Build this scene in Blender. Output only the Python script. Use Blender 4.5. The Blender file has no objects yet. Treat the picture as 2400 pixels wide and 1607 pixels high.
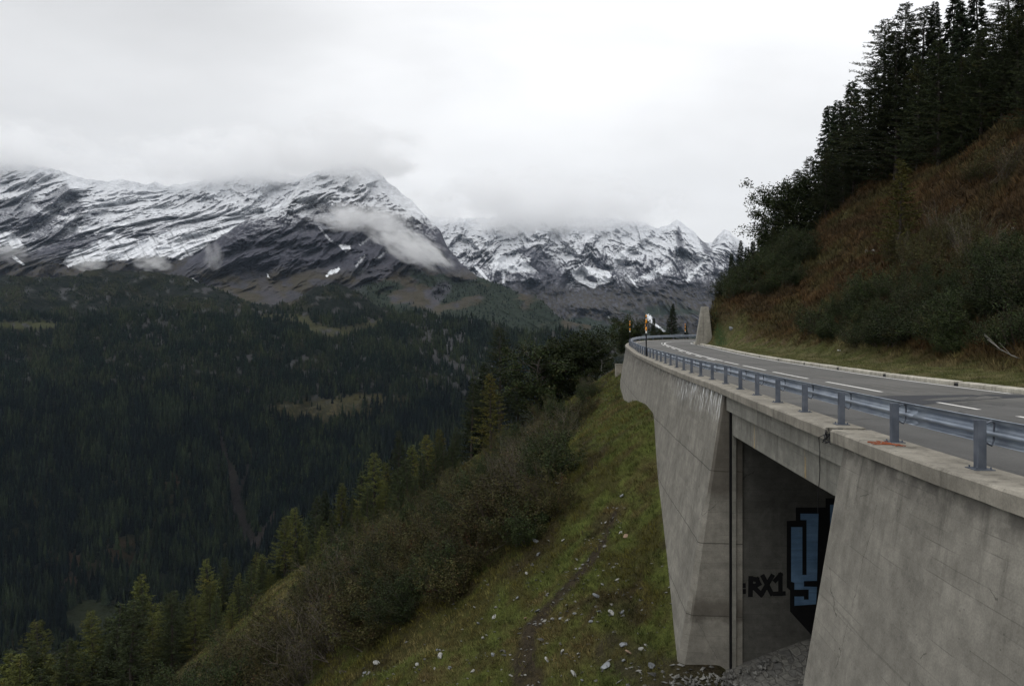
import bpy, math, random
import numpy as np
rnd = random.Random(7)
R = math.radians
F = 1750.0; HZ = 793.0; CX = 1200.0; CAMZ = 1.75
scene = bpy.context.scene
COL = scene.collection

def P(x, y, D):
    """a point seen at photo pixel (x, y) lying D metres ahead of the camera"""
    return ((x-CX)/F*D, D, CAMZ-(y-HZ)/F*D)

def sm(a, b, x):
    t = np.clip((x-a)/(b-a), 0, 1); return t*t*(3-2*t)

# ---------------------------------------------------------------- noise
def _h(ix, iy, s):
    n = (ix.astype(np.int64)*374761393 + iy.astype(np.int64)*668265263 + s*1274126177) & 0xffffffff
    n = ((n ^ (n >> 13))*1274126177) & 0xffffffff
    n = ((n ^ (n >> 15))*2246822519) & 0xffffffff
    return (n ^ (n >> 16)) & 0xffffffff
def pn(x, y, s=0):
    x = np.asarray(x, float); y = np.asarray(y, float)
    ix = np.floor(x); iy = np.floor(y); fx = x-ix; fy = y-iy
    u = fx*fx*fx*(fx*(fx*6-15)+10); v = fy*fy*fy*(fy*(fy*6-15)+10)
    def g(ax, ay, dx, dy):
        a = _h(ax, ay, s).astype(float)*(2*math.pi/4294967296.0)
        return np.cos(a)*dx+np.sin(a)*dy
    a = g(ix, iy, fx, fy); b = g(ix+1, iy, fx-1, fy)
    c = g(ix, iy+1, fx, fy-1); d = g(ix+1, iy+1, fx-1, fy-1)
    return (a+(b-a)*u + ((c+(d-c)*u)-(a+(b-a)*u))*v)*1.5
def fbm(x, y, o=5, s=0, gain=.5):
    r = 0; a = 1; t = 0
    for i in range(o):
        r = r + a*pn(x*2.03**i+17*i, y*2.03**i-9*i, s+i); t += a; a *= gain
    return r/t
def ridged(x, y, o=6, s=0, gain=.55):
    r = 0; a = 1; t = 0; w = 1
    for i in range(o):
        n = 1-np.abs(pn(x*2.07**i+31*i, y*2.07**i+5*i, s+i)); n = n*n*w
        w = np.clip(n*1.6, 0, 1)
        r = r + a*n; t += a; a *= gain
    return r/t

# ---------------------------------------------------------------- meshes
def link(o, parent=None):
    COL.objects.link(o)
    if parent is not None: o.parent = parent
    return o
def tag(o, label=None, cat=None, group=None, kind=None):
    if label: o['label'] = label
    if cat: o['category'] = cat
    if group: o['group'] = group
    if kind: o['kind'] = kind
    return o
def empty(name, loc=(0, 0, 0)):
    o = bpy.data.objects.new(name, None); link(o); o.location = loc; o.empty_display_size = .3
    return o
def npmesh(name, V, Fc, mats, smooth=True, attrs=None, cols=None, mi=None):
    V = np.asarray(V, np.float32).reshape(-1, 3); Fc = np.asarray(Fc, np.int32)
    me = bpy.data.meshes.new(name)
    k = Fc.shape[1]; n = Fc.shape[0]
    me.vertices.add(len(V)); me.vertices.foreach_set('co', V.ravel())
    me.loops.add(n*k); me.loops.foreach_set('vertex_index', Fc.ravel())
    me.polygons.add(n); me.polygons.foreach_set('loop_start', np.arange(n, dtype=np.int32)*k)
    if mi is not None: me.polygons.foreach_set('material_index', np.asarray(mi, np.int32))
    me.update(calc_edges=True); me.validate()
    me.polygons.foreach_set('use_smooth', np.full(len(me.polygons), smooth))
    for a, v in (attrs or {}).items():
        me.attributes.new(a, 'FLOAT', 'POINT').data.foreach_set('value', np.asarray(v, np.float32).ravel())
    for a, v in (cols or {}).items():
        v = np.asarray(v, np.float32).reshape(-1, 3)
        c = np.ones((len(v), 4), np.float32); c[:, :3] = v
        me.attributes.new(a, 'FLOAT_COLOR', 'POINT').data.foreach_set('color', c.ravel())
    for m in (mats if isinstance(mats, (list, tuple)) else [mats]): me.materials.append(m)
    return me
def npobj(name, V, Fc, mats, parent=None, **k):
    return link(bpy.data.objects.new(name, npmesh(name, V, Fc, mats, **k)), parent)
def gridf(nr, nc):
    a = np.arange(nr*nc).reshape(nr, nc)
    return np.stack([a[:-1, :-1], a[:-1, 1:], a[1:, 1:], a[1:, :-1]], -1).reshape(-1, 4)

class MB:
    """collects simple shapes, links them as ONE mesh"""
    def __init__(s): s.v = []; s.f = []
    def add(s, v, f):
        b = len(s.v); s.v += [tuple(map(float, q)) for q in v]; s.f += [tuple(i+b for i in q) for q in f]
    def hexa(s, q):   # 8 points: bottom ring 0-3, top ring 4-7
        s.add(q, [(3, 2, 1, 0), (4, 5, 6, 7), (0, 1, 5, 4), (1, 2, 6, 5), (2, 3, 7, 6), (3, 0, 4, 7)])
    def box(s, x0, x1, y0, y1, z0, z1, rz=0, c=(0, 0, 0)):
        ca, sa = math.cos(rz), math.sin(rz)
        q = [(x0, y0, z0), (x1, y0, z0), (x1, y1, z0), (x0, y1, z0), (x0, y0, z1), (x1, y0, z1), (x1, y1, z1), (x0, y1, z1)]
        s.hexa([(c[0]+a*ca-b*sa, c[1]+a*sa+b*ca, c[2]+d) for a, b, d in q])
    def sweep(s, rings, closed=True, caps=True):
        n = len(rings[0]); b = len(s.v)
        for r in rings: s.v += [tuple(map(float, q)) for q in r]
        m = n if closed else n-1
        for i in range(len(rings)-1):
            for j in range(m):
                k = (j+1) % n
                s.f.append((b+i*n+j, b+i*n+k, b+(i+1)*n+k, b+(i+1)*n+j))
        if caps and closed:
            s.f.append(tuple(b+j for j in range(n))[::-1]); s.f.append(tuple(b+(len(rings)-1)*n+j for j in range(n)))
    def tube(s, pts, rad, n=6):
        pts = [np.array(p, float) for p in pts]; rings = []
        for i, p in enumerate(pts):
            t = pts[min(i+1, len(pts)-1)]-pts[max(i-1, 0)]; t /= (np.linalg.norm(t)+1e-9)
            a = np.array((0, 0, 1.)) if abs(t[2]) < .9 else np.array((1., 0, 0))
            u = np.cross(t, a); u /= np.linalg.norm(u); w = np.cross(u, t)
            r = rad[i] if isinstance(rad, (list, tuple)) else rad
            rings.append([p+r*(math.cos(2*math.pi*k/n)*u+math.sin(2*math.pi*k/n)*w) for k in range(n)])
        s.sweep(rings)
    def build(s, name, mat, parent=None, smooth=False, bevel=0):
        me = bpy.data.meshes.new(name); me.from_pydata(s.v, [], s.f); me.update()
        me.materials.append(mat)
        if smooth: me.polygons.foreach_set('use_smooth', [True]*len(me.polygons))
        o = link(bpy.data.objects.new(name, me), parent)
        if bevel:
            b = o.modifiers.new('bevel', 'BEVEL'); b.width = bevel; b.segments = 2; b.limit_method = 'ANGLE'
        return o

# ---------------------------------------------------------------- materials
class G:
    def __init__(s, name, rough=.9, spec=.25):
        s.m = bpy.data.materials.new(name); s.m.use_nodes = True; s.t = s.m.node_tree
        s.b = s.t.nodes['Principled BSDF']; s.b.inputs['Roughness'].default_value = rough
        s.b.inputs['Specular IOR Level'].default_value = spec
        s.P = s.node('ShaderNodeNewGeometry').outputs['Position']
    def node(s, ty, inp=None, **props):
        n = s.t.nodes.new(ty)
        for k, v in props.items(): setattr(n, k, v)
        for k, v in (inp or {}).items():
            if hasattr(v, 'is_output'): s.t.links.new(v, n.inputs[k])
            else: n.inputs[k].default_value = v
        return n
    def noise(s, scale, detail=4, rough=.55, vec=None, dist=0, out='Fac'):
        return s.node('ShaderNodeTexNoise', {'Vector': vec or s.P, 'Scale': scale, 'Detail': detail, 'Roughness': rough, 'Distortion': dist}).outputs[out]
    def vscale(s, x, y, z, vec=None):
        return s.node('ShaderNodeVectorMath', {0: vec or s.P, 1: (x, y, z)}, operation='MULTIPLY').outputs[0]
    def math(s, op, a, b=0., clamp=False):
        return s.node('ShaderNodeMath', {0: a, 1: b}, operation=op, use_clamp=clamp).outputs[0]
    def mr(s, v, a, b, c=0., d=1.):
        return s.node('ShaderNodeMapRange', {'Value': v, 'From Min': a, 'From Max': b, 'To Min': c, 'To Max': d}, interpolation_type='SMOOTHSTEP').outputs[0]
    def mix(s, f, a, b, mode='MIX'):
        n = s.t.nodes.new('ShaderNodeMix'); n.data_type = 'RGBA'; n.blend_type = mode
        for i, v in ((0, f), (6, a), (7, b)):
            if hasattr(v, 'is_output'): s.t.links.new(v, n.inputs[i])
            else: n.inputs[i].default_value = v if i == 0 else (tuple(v)+(1,) if len(v) == 3 else v)
        return n.outputs[2]
    def mul(s, col, f):   # multiply colour by a scalar socket
        return s.node('ShaderNodeVectorMath', {0: col, 3: f}, operation='SCALE').outputs[0]
    def xyz(s):
        if not hasattr(s, '_x'): s._x = s.node('ShaderNodeSeparateXYZ', {0: s.P}).outputs
        return s._x
    def attr(s, name, out='Fac'):
        return s.node('ShaderNodeAttribute', attribute_name=name).outputs[out]
    def col(s, c):
        if hasattr(c, 'is_output'): s.t.links.new(c, s.b.inputs['Base Color'])
        else: s.b.inputs['Base Color'].default_value = tuple(c)+(1,)
    def bump(s, h, strength=.5, dist=.05):
        n = s.node('ShaderNodeBump', {'Height': h, 'Strength': strength, 'Distance': dist})
        s.t.links.new(n.outputs[0], s.b.inputs['Normal'])
    def set(s, k, v):
        if hasattr(v, 'is_output'): s.t.links.new(v, s.b.inputs[k])
        else: s.b.inputs[k].default_value = v

def simple(name, c, rough=.8, var=.25, scale=6, spec=.25, metal=0, bump=0):
    g = G(name, rough, spec); n = g.noise(scale, 5)
    c2 = tuple(v*(1-var) for v in c); c3 = tuple(min(1, v*(1+var)) for v in c)
    g.col(g.mix(g.mr(n, .3, .7), c2, c3)); g.set('Metallic', metal)
    if bump: g.bump(n, .6, bump)
    return g.m

def leafmat(name, a, b, c=None, thr=.62, scale=.35):
    g = G(name, .75, .15)
    n1 = g.noise(scale, 3); n2 = g.noise(3.1, 2)
    oi = g.node('ShaderNodeObjectInfo').outputs['Random']
    base = g.mix(g.mr(n2, .3, .7), a, b)
    if c: base = g.mix(g.mr(n1, thr-.08, thr+.1), base, c)
    lf = g.attr('tone'); v = g.math('MULTIPLY', g.mr(oi, 0, 1, .75, 1.25), g.mr(lf, 0, 1, .6, 1.45))
    g.col(g.mul(base, v))
    return g.m

def concrete(name, base=(.30, .285, .25), dark=.55, boards=True, joint=True, efflo=False, rough=.92):
    g = G(name, rough, .2)
    x, y, z = g.xyz()
    big = g.noise(.55, 6, .6); mid = g.noise(3.3, 6, .65); fine = g.noise(38, 4, .6)
    streak = g.noise(1, 5, .6, vec=g.vscale(1.5, 1.5, .14))
    c = g.mix(g.mr(big, .25, .75), tuple(v*.74 for v in base), tuple(v*1.15 for v in base))
    c = g.mix(g.math('MULTIPLY', g.mr(streak, .45, .72), g.mr(g.noise(.35, 3), .35, .65, .15, .75)), c, tuple(v*.58 for v in base))
    blot = g.noise(1.5, 7, .7, dist=.8); c = g.mix(g.math('MULTIPLY', g.mr(blot, .52, .68), .28), c, tuple(v*1.35 for v in base))
    c = g.mul(c, g.mr(mid, .2, .8, .78, 1.2))
    c = g.mul(c, g.mr(fine, .3, .7, .88, 1.1))
    h = g.math('MULTIPLY', mid, .4)
    if boards:
        w = g.math('ADD', z, g.math('MULTIPLY', g.noise(.8, 2), .03))
        fr = g.math('FRACT', g.math('MULTIPLY', w, 5.0))
        ln = g.math('LESS_THAN', fr, .07)
        on = g.mr(g.noise(1.1, 4, vec=g.vscale(.6, .6, 3.3)), .48, .6)
        f = g.math('MULTIPLY', g.math('MULTIPLY', ln, on), .5)
        c = g.mix(f, c, tuple(v*.45 for v in base))
        board = g.noise(1, 0, vec=g.node('ShaderNodeCombineXYZ', {0: 0., 1: g.math('FLOOR', g.math('MULTIPLY', y, .33)), 2: g.math('MULTIPLY', g.math('FLOOR', g.math('MULTIPLY', w, 5.0)), 7.3)}).outputs[0])
        c = g.mul(c, g.mr(board, .2, .8, .92, 1.07))
        h = g.math('SUBTRACT', h, g.math('MULTIPLY', ln, .25))
    if joint:
        wz = g.math('ADD', z, g.math('MULTIPLY', g.noise(.9, 4), .12))
        jf = g.math('FRACT', g.math('DIVIDE', g.math('ADD', wz, 25.96), 2.56))
        jl = g.math('MULTIPLY', g.math('MULTIPLY', g.math('LESS_THAN', jf, .014), g.math('LESS_THAN', z, -1.)), g.mr(y, 15, 24, .3, 1))
        c = g.mix(g.math('MULTIPLY', jl, .8), c, tuple(v*.25 for v in base))
        sd = g.math('MULTIPLY', g.mr(jf, 0, .3, 1, 0), g.mr(g.noise(.45, 4, vec=g.vscale(1, 1, .5)), .5, .66))
        c = g.mix(g.math('MULTIPLY', sd, .4), c, tuple(v*.42 for v in base))
        h = g.math('SUBTRACT', h, jl)
    if efflo:
        s1 = g.noise(1, 4, .6, vec=g.vscale(8, 8, .4)); s2 = g.noise(.5, 2)
        m = g.math('MULTIPLY', g.mr(s1, .50, .60), g.mr(g.math('ADD', z, g.math('MULTIPLY', g.noise(1.7, 3), 1.6)), -.6, .45))
        m = g.math('MULTIPLY', m, g.math('MULTIPLY', g.mr(y, 25, 27), g.mr(y, 42, 33)))
        c = g.mix(g.math('MULTIPLY', m, .95), c, (.75, .76, .76))
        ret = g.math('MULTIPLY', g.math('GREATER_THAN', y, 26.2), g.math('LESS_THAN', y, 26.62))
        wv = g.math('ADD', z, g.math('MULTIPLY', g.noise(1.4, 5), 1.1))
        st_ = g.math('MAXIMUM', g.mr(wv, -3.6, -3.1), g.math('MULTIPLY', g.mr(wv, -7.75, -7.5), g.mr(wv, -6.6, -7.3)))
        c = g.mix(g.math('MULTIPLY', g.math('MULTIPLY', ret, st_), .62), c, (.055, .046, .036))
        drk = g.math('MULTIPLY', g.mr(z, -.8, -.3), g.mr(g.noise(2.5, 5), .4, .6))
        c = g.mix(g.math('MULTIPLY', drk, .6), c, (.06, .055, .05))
    cw = g.noise(1.4, 5, out='Color'); vo = g.node('ShaderNodeTexVoronoi', {'Vector': g.node('ShaderNodeVectorMath', {0: g.vscale(.24, .24, .17), 1: g.node('ShaderNodeVectorMath', {0: cw, 3: .10}, operation='SCALE').outputs[0]}, operation='ADD').outputs[0], 'Scale': 1.}, feature='DISTANCE_TO_EDGE').outputs['Distance']
    ck = g.math('MULTIPLY', g.math('LESS_THAN', vo, .0016), g.math('GREATER_THAN', g.noise(.5, 2), .53)); c = g.mix(g.math('MULTIPLY', ck, .65), c, tuple(v*.3 for v in base))
    run = g.math('MULTIPLY', g.mr(g.noise(1, 6, .65, vec=g.vscale(3.2, 3.2, .12)), .5, .68), g.mr(z, -2.6, -.3)); c = g.mix(g.math('MULTIPLY', run, .6), c, tuple(v*.30 for v in base))
    spot = g.mr(g.noise(8, 5, .7), .56, .7); c = g.mix(g.math('MULTIPLY', spot, g.mr(g.noise(.7, 3), .4, .65, .1, .55)), c, tuple(v*.42 for v in base))
    pit = g.math('LESS_THAN', g.node('ShaderNodeTexVoronoi', {'Vector': g.P, 'Scale': 5.5}).outputs['Distance'], .075); c = g.mix(g.math('MULTIPLY', pit, .5), c, tuple(v*.3 for v in base))
    rust = g.mr(g.noise(1, 4, vec=g.vscale(1.3, 1.3, .3), dist=.5), .68, .8)
    c = g.mix(g.math('MULTIPLY', rust, .35), c, (.22, .13, .08))
    g.col(c); g.bump(g.math('ADD', h, g.math('MULTIPLY', fine, .15)), .5, .02)
    return g.m
# ================================================================ FAR MOUNTAINS AND VALLEY
def row(pts, xs):
    p = np.array(pts, float)
    return np.interp(xs, p[:, 0], p[:, 1]), np.interp(xs, p[:, 0], p[:, 2])
def smooth1(a, n):
    if n < 2: return a
    k = np.hanning(n+2)[1:-1]; k /= k.sum()
    return np.convolve(np.pad(a, n, mode='edge'), k, 'same')[n:-n]
def sheet(rows, x0, x1, nx, nvs, smx=3):
    """loft of terrain profile lines; returns world grid + the (x, y) photo direction of each grid point"""
    xs = np.linspace(x0, x1, nx); A = []
    for r in rows:
        y, d = row(r, xs); A.append(np.stack([smooth1(y, smx), smooth1(d, max(3, nx//40))], -1))
    out = []
    for i in range(len(A)-1):
        n = nvs[i]
        for k in range(n + (1 if i == len(A)-2 else 0)):
            t = k/n
            p0 = A[max(i-1, 0)]; p1 = A[i]; p2 = A[i+1]; p3 = A[min(i+2, len(A)-1)]
            m1 = (p2-p0)*.35; m2 = (p3-p1)*.35
            h = (2*t**3-3*t**2+1)*p1+(t**3-2*t**2+t)*m1+(-2*t**3+3*t**2)*p2+(t**3-t**2)*m2
            out.append(h)
    H = np.array(out)                      # (nv, nx, 2): y, D
    X = np.broadcast_to(xs, H.shape[:2])
    D = H[..., 1]; Y = H[..., 0]
    W = np.stack([(X-CX)/F*D, D, CAMZ-(Y-HZ)/F*D], -1)
    return W, X.copy(), Y.copy()
def gnorm(W):
    du = np.gradient(W, axis=1); dv = np.gradient(W, axis=0)
    n = np.cross(du, dv); n /= np.linalg.norm(n, axis=-1, keepdims=True)+1e-9
    n[n[..., 2] < 0] *= -1
    return n
def proj(W):
    return CX+W[..., 0]/W[..., 1]*F, HZ-(W[..., 2]-CAMZ)/W[..., 1]*F
def inpoly(px, py, poly):
    c = np.zeros(px.shape, bool); n = len(poly)
    for i in range(n):
        x1, y1 = poly[i]; x2, y2 = poly[(i+1) % n]
        if y1 == y2: continue
        hit = ((y1 > py) != (y2 > py)) & (px < (x2-x1)*(py-y1)/(y2-y1)+x1)
        c ^= hit
    return c
def near_line(px, py, pts, w):
    """0..1 closeness to a polyline (w = half width, interpolated)"""
    best = np.zeros(px.shape)
    for (x1, y1, a), (x2, y2, b) in zip(*(lambda q: (q[:-1], q[1:]))([(p[0], p[1], w if len(p) < 3 else p[2]) for p in pts])):
        L = (x2-x1)**2+(y2-y1)**2+1e-9
        t = np.clip(((px-x1)*(x2-x1)+(py-y1)*(y2-y1))/L, 0, 1)
        d = np.hypot(px-x1-t*(x2-x1), py-y1-t*(y2-y1)); ww = a+(b-a)*t
        best = np.maximum(best, 1-sm(.55, 1.15, d/ww))
    return best
def lerp(a, b, t): return a+(b-a)*t
def C(*c): return np.array(c, float)
ROCK = C(.098, .098, .118); ROCKD = C(.050, .050, .063); SNOW = C(.83, .85, .88); BROWN = C(.064, .054, .032); OLIVE = C(.045, .045, .02); DKGREEN = C(.014, .022, .014); GREY = C(.08, .078, .08)

def finish(W, albedo, name, rough_noise, label=None):
    nr, nc = W.shape[:2]
    o = npobj(name, W, gridf(nr, nc), M_far, cols={'alb': albedo.reshape(-1, 3)})
    return tag(o, kind='structure')

g = G('mountain_ground', .95, .1)
n1 = g.noise(.012, 8, .65); n2 = g.noise(.05, 6, .7)
g.col(g.mul(g.attr('alb', 'Color'), g.math('MULTIPLY', g.mr(n1, .3, .7, .85, 1.1), g.mr(n2, .3, .7, .8, 1.12))))
g.bump(g.math('ADD', n1, n2), 1.0, 14.)
M_far = g.m

def radial(W, d):
    """push the surface towards / away from the valley"""
    c_ = np.array((0, 0, CAMZ)); v = W-c_; L = np.linalg.norm(v, axis=-1, keepdims=True)
    return c_+v*(1+d[..., None]/L)
def uv(W, ang):
    ca, sa = math.cos(ang), math.sin(ang); x = W[..., 0]; z = W[..., 2]
    return x*sa-z*ca, x*ca+z*sa          # across the beds, along the beds
def relief(W, wl, k, ang, seed, octv=7, gain=.55):
    u, v = uv(W, ang); wx = fbm(u/wl*.8, v/wl*.5, 3, seed+50)*.5; wy = fbm(u/wl*.8+9, v/wl*.5, 3, seed+60)*.5
    return ridged(u/wl+wx, v/(wl*k)+wy, octv, seed, gain)-.5
def colour_rock(W, n, seed, snowline, band, ang, k, wn_=1.6):
    x, y, z = W[..., 0], W[..., 1], W[..., 2]; u, v = uv(W, ang)
    w = fbm(x/300, z/220, 4, seed); wob = w*1.5
    st = fbm(u/20+wob, v/(20*k), 6, seed+3, .62)
    fine = fbm(x/13, z/10, 5, seed+5, .8)
    alt = (z-snowline)/band
    s = sm(-.5, .6, alt + w*.8 + st*.85 + fine*1.15 + (n[..., 2]-.45)*wn_)
    rock = lerp(ROCKD, ROCK, np.clip(.5+st*1.3+fine*.9, 0, 1)[..., None])
    return rock, s, st, fine

# ---- right range, far behind the road bend
crestR = [(940, 508, 6900), (1050, 512, 7000), (1130, 515, 7000), (1250, 505, 7000), (1400, 512, 7000), (1490, 520, 6900), (1545, 538, 6800), (1570, 526, 6700), (1588, 521, 6700), (1602, 530, 6700), (1630, 548, 6750), (1652, 566, 6800), (1668, 571, 6800), (1684, 553, 6500), (1698, 543, 6450), (1712, 547, 6450), (1748, 578, 6500), (1800, 600, 6500), (2000, 650, 6500)]
R1 = [(940, 560, 6500), (1250, 575, 6300), (1500, 590, 6100), (1590, 590, 5950), (1700, 600, 5700), (2000, 690, 5600)]
R2 = [(940, 640, 5800), (1100, 640, 5700), (1250, 660, 5600), (1330, 672, 5700), (1500, 668, 5500), (1700, 690, 5000), (2000, 740, 5000)]
R3 = [(940, 720, 5200), (1300, 740, 4900), (1500, 745, 4600), (1700, 760, 4300), (2000, 800, 4300)]
R4 = [(940, 860, 4200), (1500, 870, 3700), (2000, 900, 3700)]
back = [(x, y+14, d+260) for x, y, d in crestR]; back2 = [(x, y+160, d+1100) for x, y, d in crestR]
W, PX, PY = sheet([back2, back, crestR, R1, R2, R3, R4], 940, 2000, 760, [4, 6, 75, 75, 70, 70], 3)
cr = np.interp(PX, [p[0] for p in crestR], [p[1] for p in crestR])
fade = sm(0, 45, PY-cr)
W[..., 2] += (ridged(W[..., 0]/170, W[..., 1]/500, 5, 91)-.5)*(40*(1-fade)+6)
W = radial(W, -(relief(W, 330, 2.0, 1.35, 11)*520+relief(W, 190, 1.2, .9, 12)*180+fbm(W[..., 0]/60, W[..., 2]/60, 6, 78, .6)*50)*(.15+.85*fade))
n = gnorm(W); px, py = PX, PY
rock, s, st, fine = colour_rock(W, n, 21, 760, 330, 1.0, 1.6)
s = np.where(py < 665, s, s*sm(700, 640, py+fine*30))
rib = np.maximum(near_line(px+fine*12, py, [(1225, 585, 8), (1262, 600, 20), (1290, 640, 34), (1300, 700, 40)], 20), near_line(px+fine*8, py, [(1590, 530, 2), (1592, 560, 10), (1600, 600, 9)], 9))
rib = np.maximum(rib, near_line(px+fine*8, py, [(1636, 552, 3), (1660, 590, 12)], 9))
s = s*(1-rib*.8)
lowz = sm(640, 700, py+fine*25)
alb = lerp(rock, lerp(BROWN*.85, ROCK*.8, sm(-.2, .35, st)[..., None]), lowz[..., None]*.8)
shrub = sm(.02, .2, fbm(W[..., 0]/260, W[..., 2]/130, 5, 33)+(py-745)/190)
alb = lerp(alb, DKGREEN*1.5, (shrub*sm(690, 730, py))[..., None]*.9)
glac = [(1336, 635), (1351, 628), (1372, 624), (1398, 628), (1428, 637), (1433, 645), (1428, 661), (1398, 669), (1391, 677), (1368, 665), (1347, 654)]
gl = inpoly(px+fine*8, py+fine*6, glac) & ~inpoly(px, py, [(1371, 651), (1385, 645), (1398, 650), (1400, 662), (1382, 660)])
bright = gl*1.0
for poly in ([(1110, 625), (1118, 622), (1150, 660), (1146, 663)], [(1176, 610), (1184, 600), (1182, 665), (1178, 664)], [(1150, 596), (1215, 600), (1260, 636), (1200, 640), (1148, 628)],
             [(1520, 640), (1576, 610), (1570, 630), (1530, 655), (1480, 660)], [(1606, 655), (1652, 600), (1660, 594), (1640, 630), (1612, 662)], [(1435, 600), (1480, 575), (1470, 600), (1440, 625)],
             [(1465, 640), (1475, 645), (1496, 674), (1490, 672)], [(1516, 738), (1526, 740), (1529, 752), (1558, 774), (1555, 778), (1524, 757), (1514, 748)], [(1424, 741), (1429, 741), (1428, 746), (1424, 746)]):
    bright = np.maximum(bright, inpoly(px+fine*10, py+fine*10, poly)*.95)
bright = np.maximum(bright, .6*near_line(px+fine*10, py, [(1500, 560), (1440, 620), (1475, 650)], 14)*sm(-.3, .3, fine))
s = np.maximum(np.clip(s, 0, 1)*.80, bright)
streaks = near_line(px+fine*6, py, [(1510, 690, 3), (1505, 730, 3), (1495, 755, 4)], 3)
alb = lerp(alb, GREY, streaks[..., None]*.8)
alb = lerp(alb, SNOW, s[..., None])
finish(W, alb, 'mountain', 0)

# ---- left range
crestL = [(-420, 370, 5300), (-150, 378, 5300), (0, 383, 5200), (30, 381, 5200), (60, 390, 5200), (94, 396, 5100), (125, 402, 5100), (155, 408, 5000), (170, 414, 5000), (197, 425, 5050), (249, 430, 5100), (290, 426, 5200), (319, 430, 5200), (366, 431, 5300), (404, 438, 5350), (446, 427, 5400), (517, 418, 5400), (560, 410, 5400), (611, 409, 5400), (705, 413, 5400), (800, 420, 5400), (960, 440, 5400)]
L1 = [(-420, 470, 4800), (0, 470, 4700), (155, 480, 4500), (400, 500, 4800), (650, 490, 4900), (960, 500, 4900)]
L2 = [(-420, 560, 4200), (0, 555, 4100), (200, 560, 4000), (430, 540, 4150), (650, 540, 4300), (960, 560, 4300)]
L3 = [(-420, 640, 3500), (0, 625, 3450), (200, 620, 3450), (430, 620, 3500), (650, 640, 3800), (960, 650, 3800)]
L4 = [(-420, 740, 2900), (960, 740, 3000)]
back = [(x, y+14, d+250) for x, y, d in crestL]; back2 = [(x, y+160, d+1100) for x, y, d in crestL]
W, PX, PY = sheet([back2, back, crestL, L1, L2, L3, L4], -420, 868, 850, [4, 6, 90, 85, 75, 30], 3)
cr = np.interp(PX, [p[0] for p in crestL], [p[1] for p in crestL])
fade = sm(0, 40, PY-cr)
W[..., 2] += (ridged(W[..., 0]/120, W[..., 1]/400, 5, 191)-.5)*(30*(1-fade)+5)
W = radial(W, -(relief(W, 200, 1.1, .9, 41)*170+relief(W, 340, 1.8, 1.75, 43)*400+fbm(W[..., 0]/50, W[..., 2]/44, 6, 178, .6)*46)*(.15+.85*fade))
n = gnorm(W); px, py = PX, PY
rock, s, st, fine = colour_rock(W, n, 51, 840, 330, .75, 1.0)
apron = inpoly(px+fine*7, py+fine*7, [(150, 618), (185, 590), (235, 562), (263, 552), (330, 562), (376, 547), (428, 536), (474, 534), (500, 545), (564, 522), (650, 480), (662, 478), (625, 515), (560, 540), (507, 560), (446, 600), (423, 608), (366, 600), (282, 610), (211, 612), (160, 626)])
apron = apron | inpoly(px+fine*6, py+fine*6, [(28, 600), (36, 600), (58, 620), (54, 622), (30, 606)]) | inpoly(px+fine*12, py+fine*6, [(-20, 540), (30, 545), (60, 580), (-20, 584)]) | inpoly(px+fine*8, py+fine*8, [(175, 582), (196, 582), (172, 612), (142, 622)])
bands = np.maximum(near_line(px+fine*10, py+fine*6, [(165, 538, 8), (225, 535, 9), (280, 555, 6)], 8), near_line(px+fine*8, py+fine*6, [(225, 545, 6), (245, 530, 7), (300, 523, 5)], 6))
bands = np.maximum(bands, near_line(px+fine*8, py+fine*6, [(110, 500, 3), (150, 512, 5), (210, 505, 4)], 5))
dk = 1.1*np.maximum(near_line(px+fine*20, py+fine*20, [(-50, 500, 40), (60, 520, 38), (130, 570, 34)], 36), near_line(px+fine*18, py+fine*14, [(90, 480, 10), (155, 450, 16), (180, 490, 20)], 15))
s = s*(1-.75*dk*sm(-.2, .3, .25-fine))
low = sm(585, 625, py+fine*20)
s = s*(1-low)
alb = lerp(rock, lerp(BROWN*.9, ROCKD, sm(-.1, .3, st)[..., None]), low[..., None]*.8)
s = np.clip(s, 0, 1)*.80
s = np.maximum(s, apron*np.clip(.95-np.maximum(0, fine)*.6-np.maximum(0, fbm(px/9-py/14, py/34, 5, 8, .65)-.05)*1.5, .2, 1)); s = np.maximum(s, bands*.9)
alb = lerp(alb, SNOW, s[..., None])
finish(W, alb, 'mountain', 0)

# ---- main peak
yM = [(380, 655), (400, 640), (423, 632), (441, 613), (470, 594), (512, 561), (563, 526), (610, 507), (653, 489), (680, 458), (705, 428), (740, 406), (780, 391), (820, 384), (850, 388), (866, 394), (883, 406), (916, 439), (940, 455), (963, 472), (985, 494), (1000, 514), (1018, 532), (1033, 547), (1052, 585), (1076, 616), (1100, 636), (1154, 665), (1210, 684), (1253, 695), (1291, 729), (1321, 754), (1415, 770), (1600, 800)]
dM = ([380, 653, 740, 820, 900, 1000, 1100, 1300, 1600], [3200, 3700, 4000, 4100, 4000, 3700, 3300, 2700, 2400])
crestM = [(x, y, float(np.interp(x, *dM))) for x, y in yM]
footM = [(380, 690, 2850), (550, 708, 2800), (634, 722, 2750), (705, 705, 2700), (850, 715, 2650), (1000, 745, 2550), (1150, 775, 2450), (1300, 810, 2300), (1600, 860, 2100)]
xsM = [p[0] for p in crestM]
def between(a, b, t, td):
    xs = sorted(set([p[0] for p in a]+[p[0] for p in b]))
    ya, da = row(a, xs); yb, db = row(b, xs)
    return [(x, y1+(y2-y1)*t, d1+(d2-d1)*td) for x, y1, y2, d1, d2 in zip(xs, ya, yb, da, db)]
back = [(x, y+14, d+180) for x, y, d in crestM]; back2 = [(x, y+150, d+900) for x, y, d in crestM]
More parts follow.
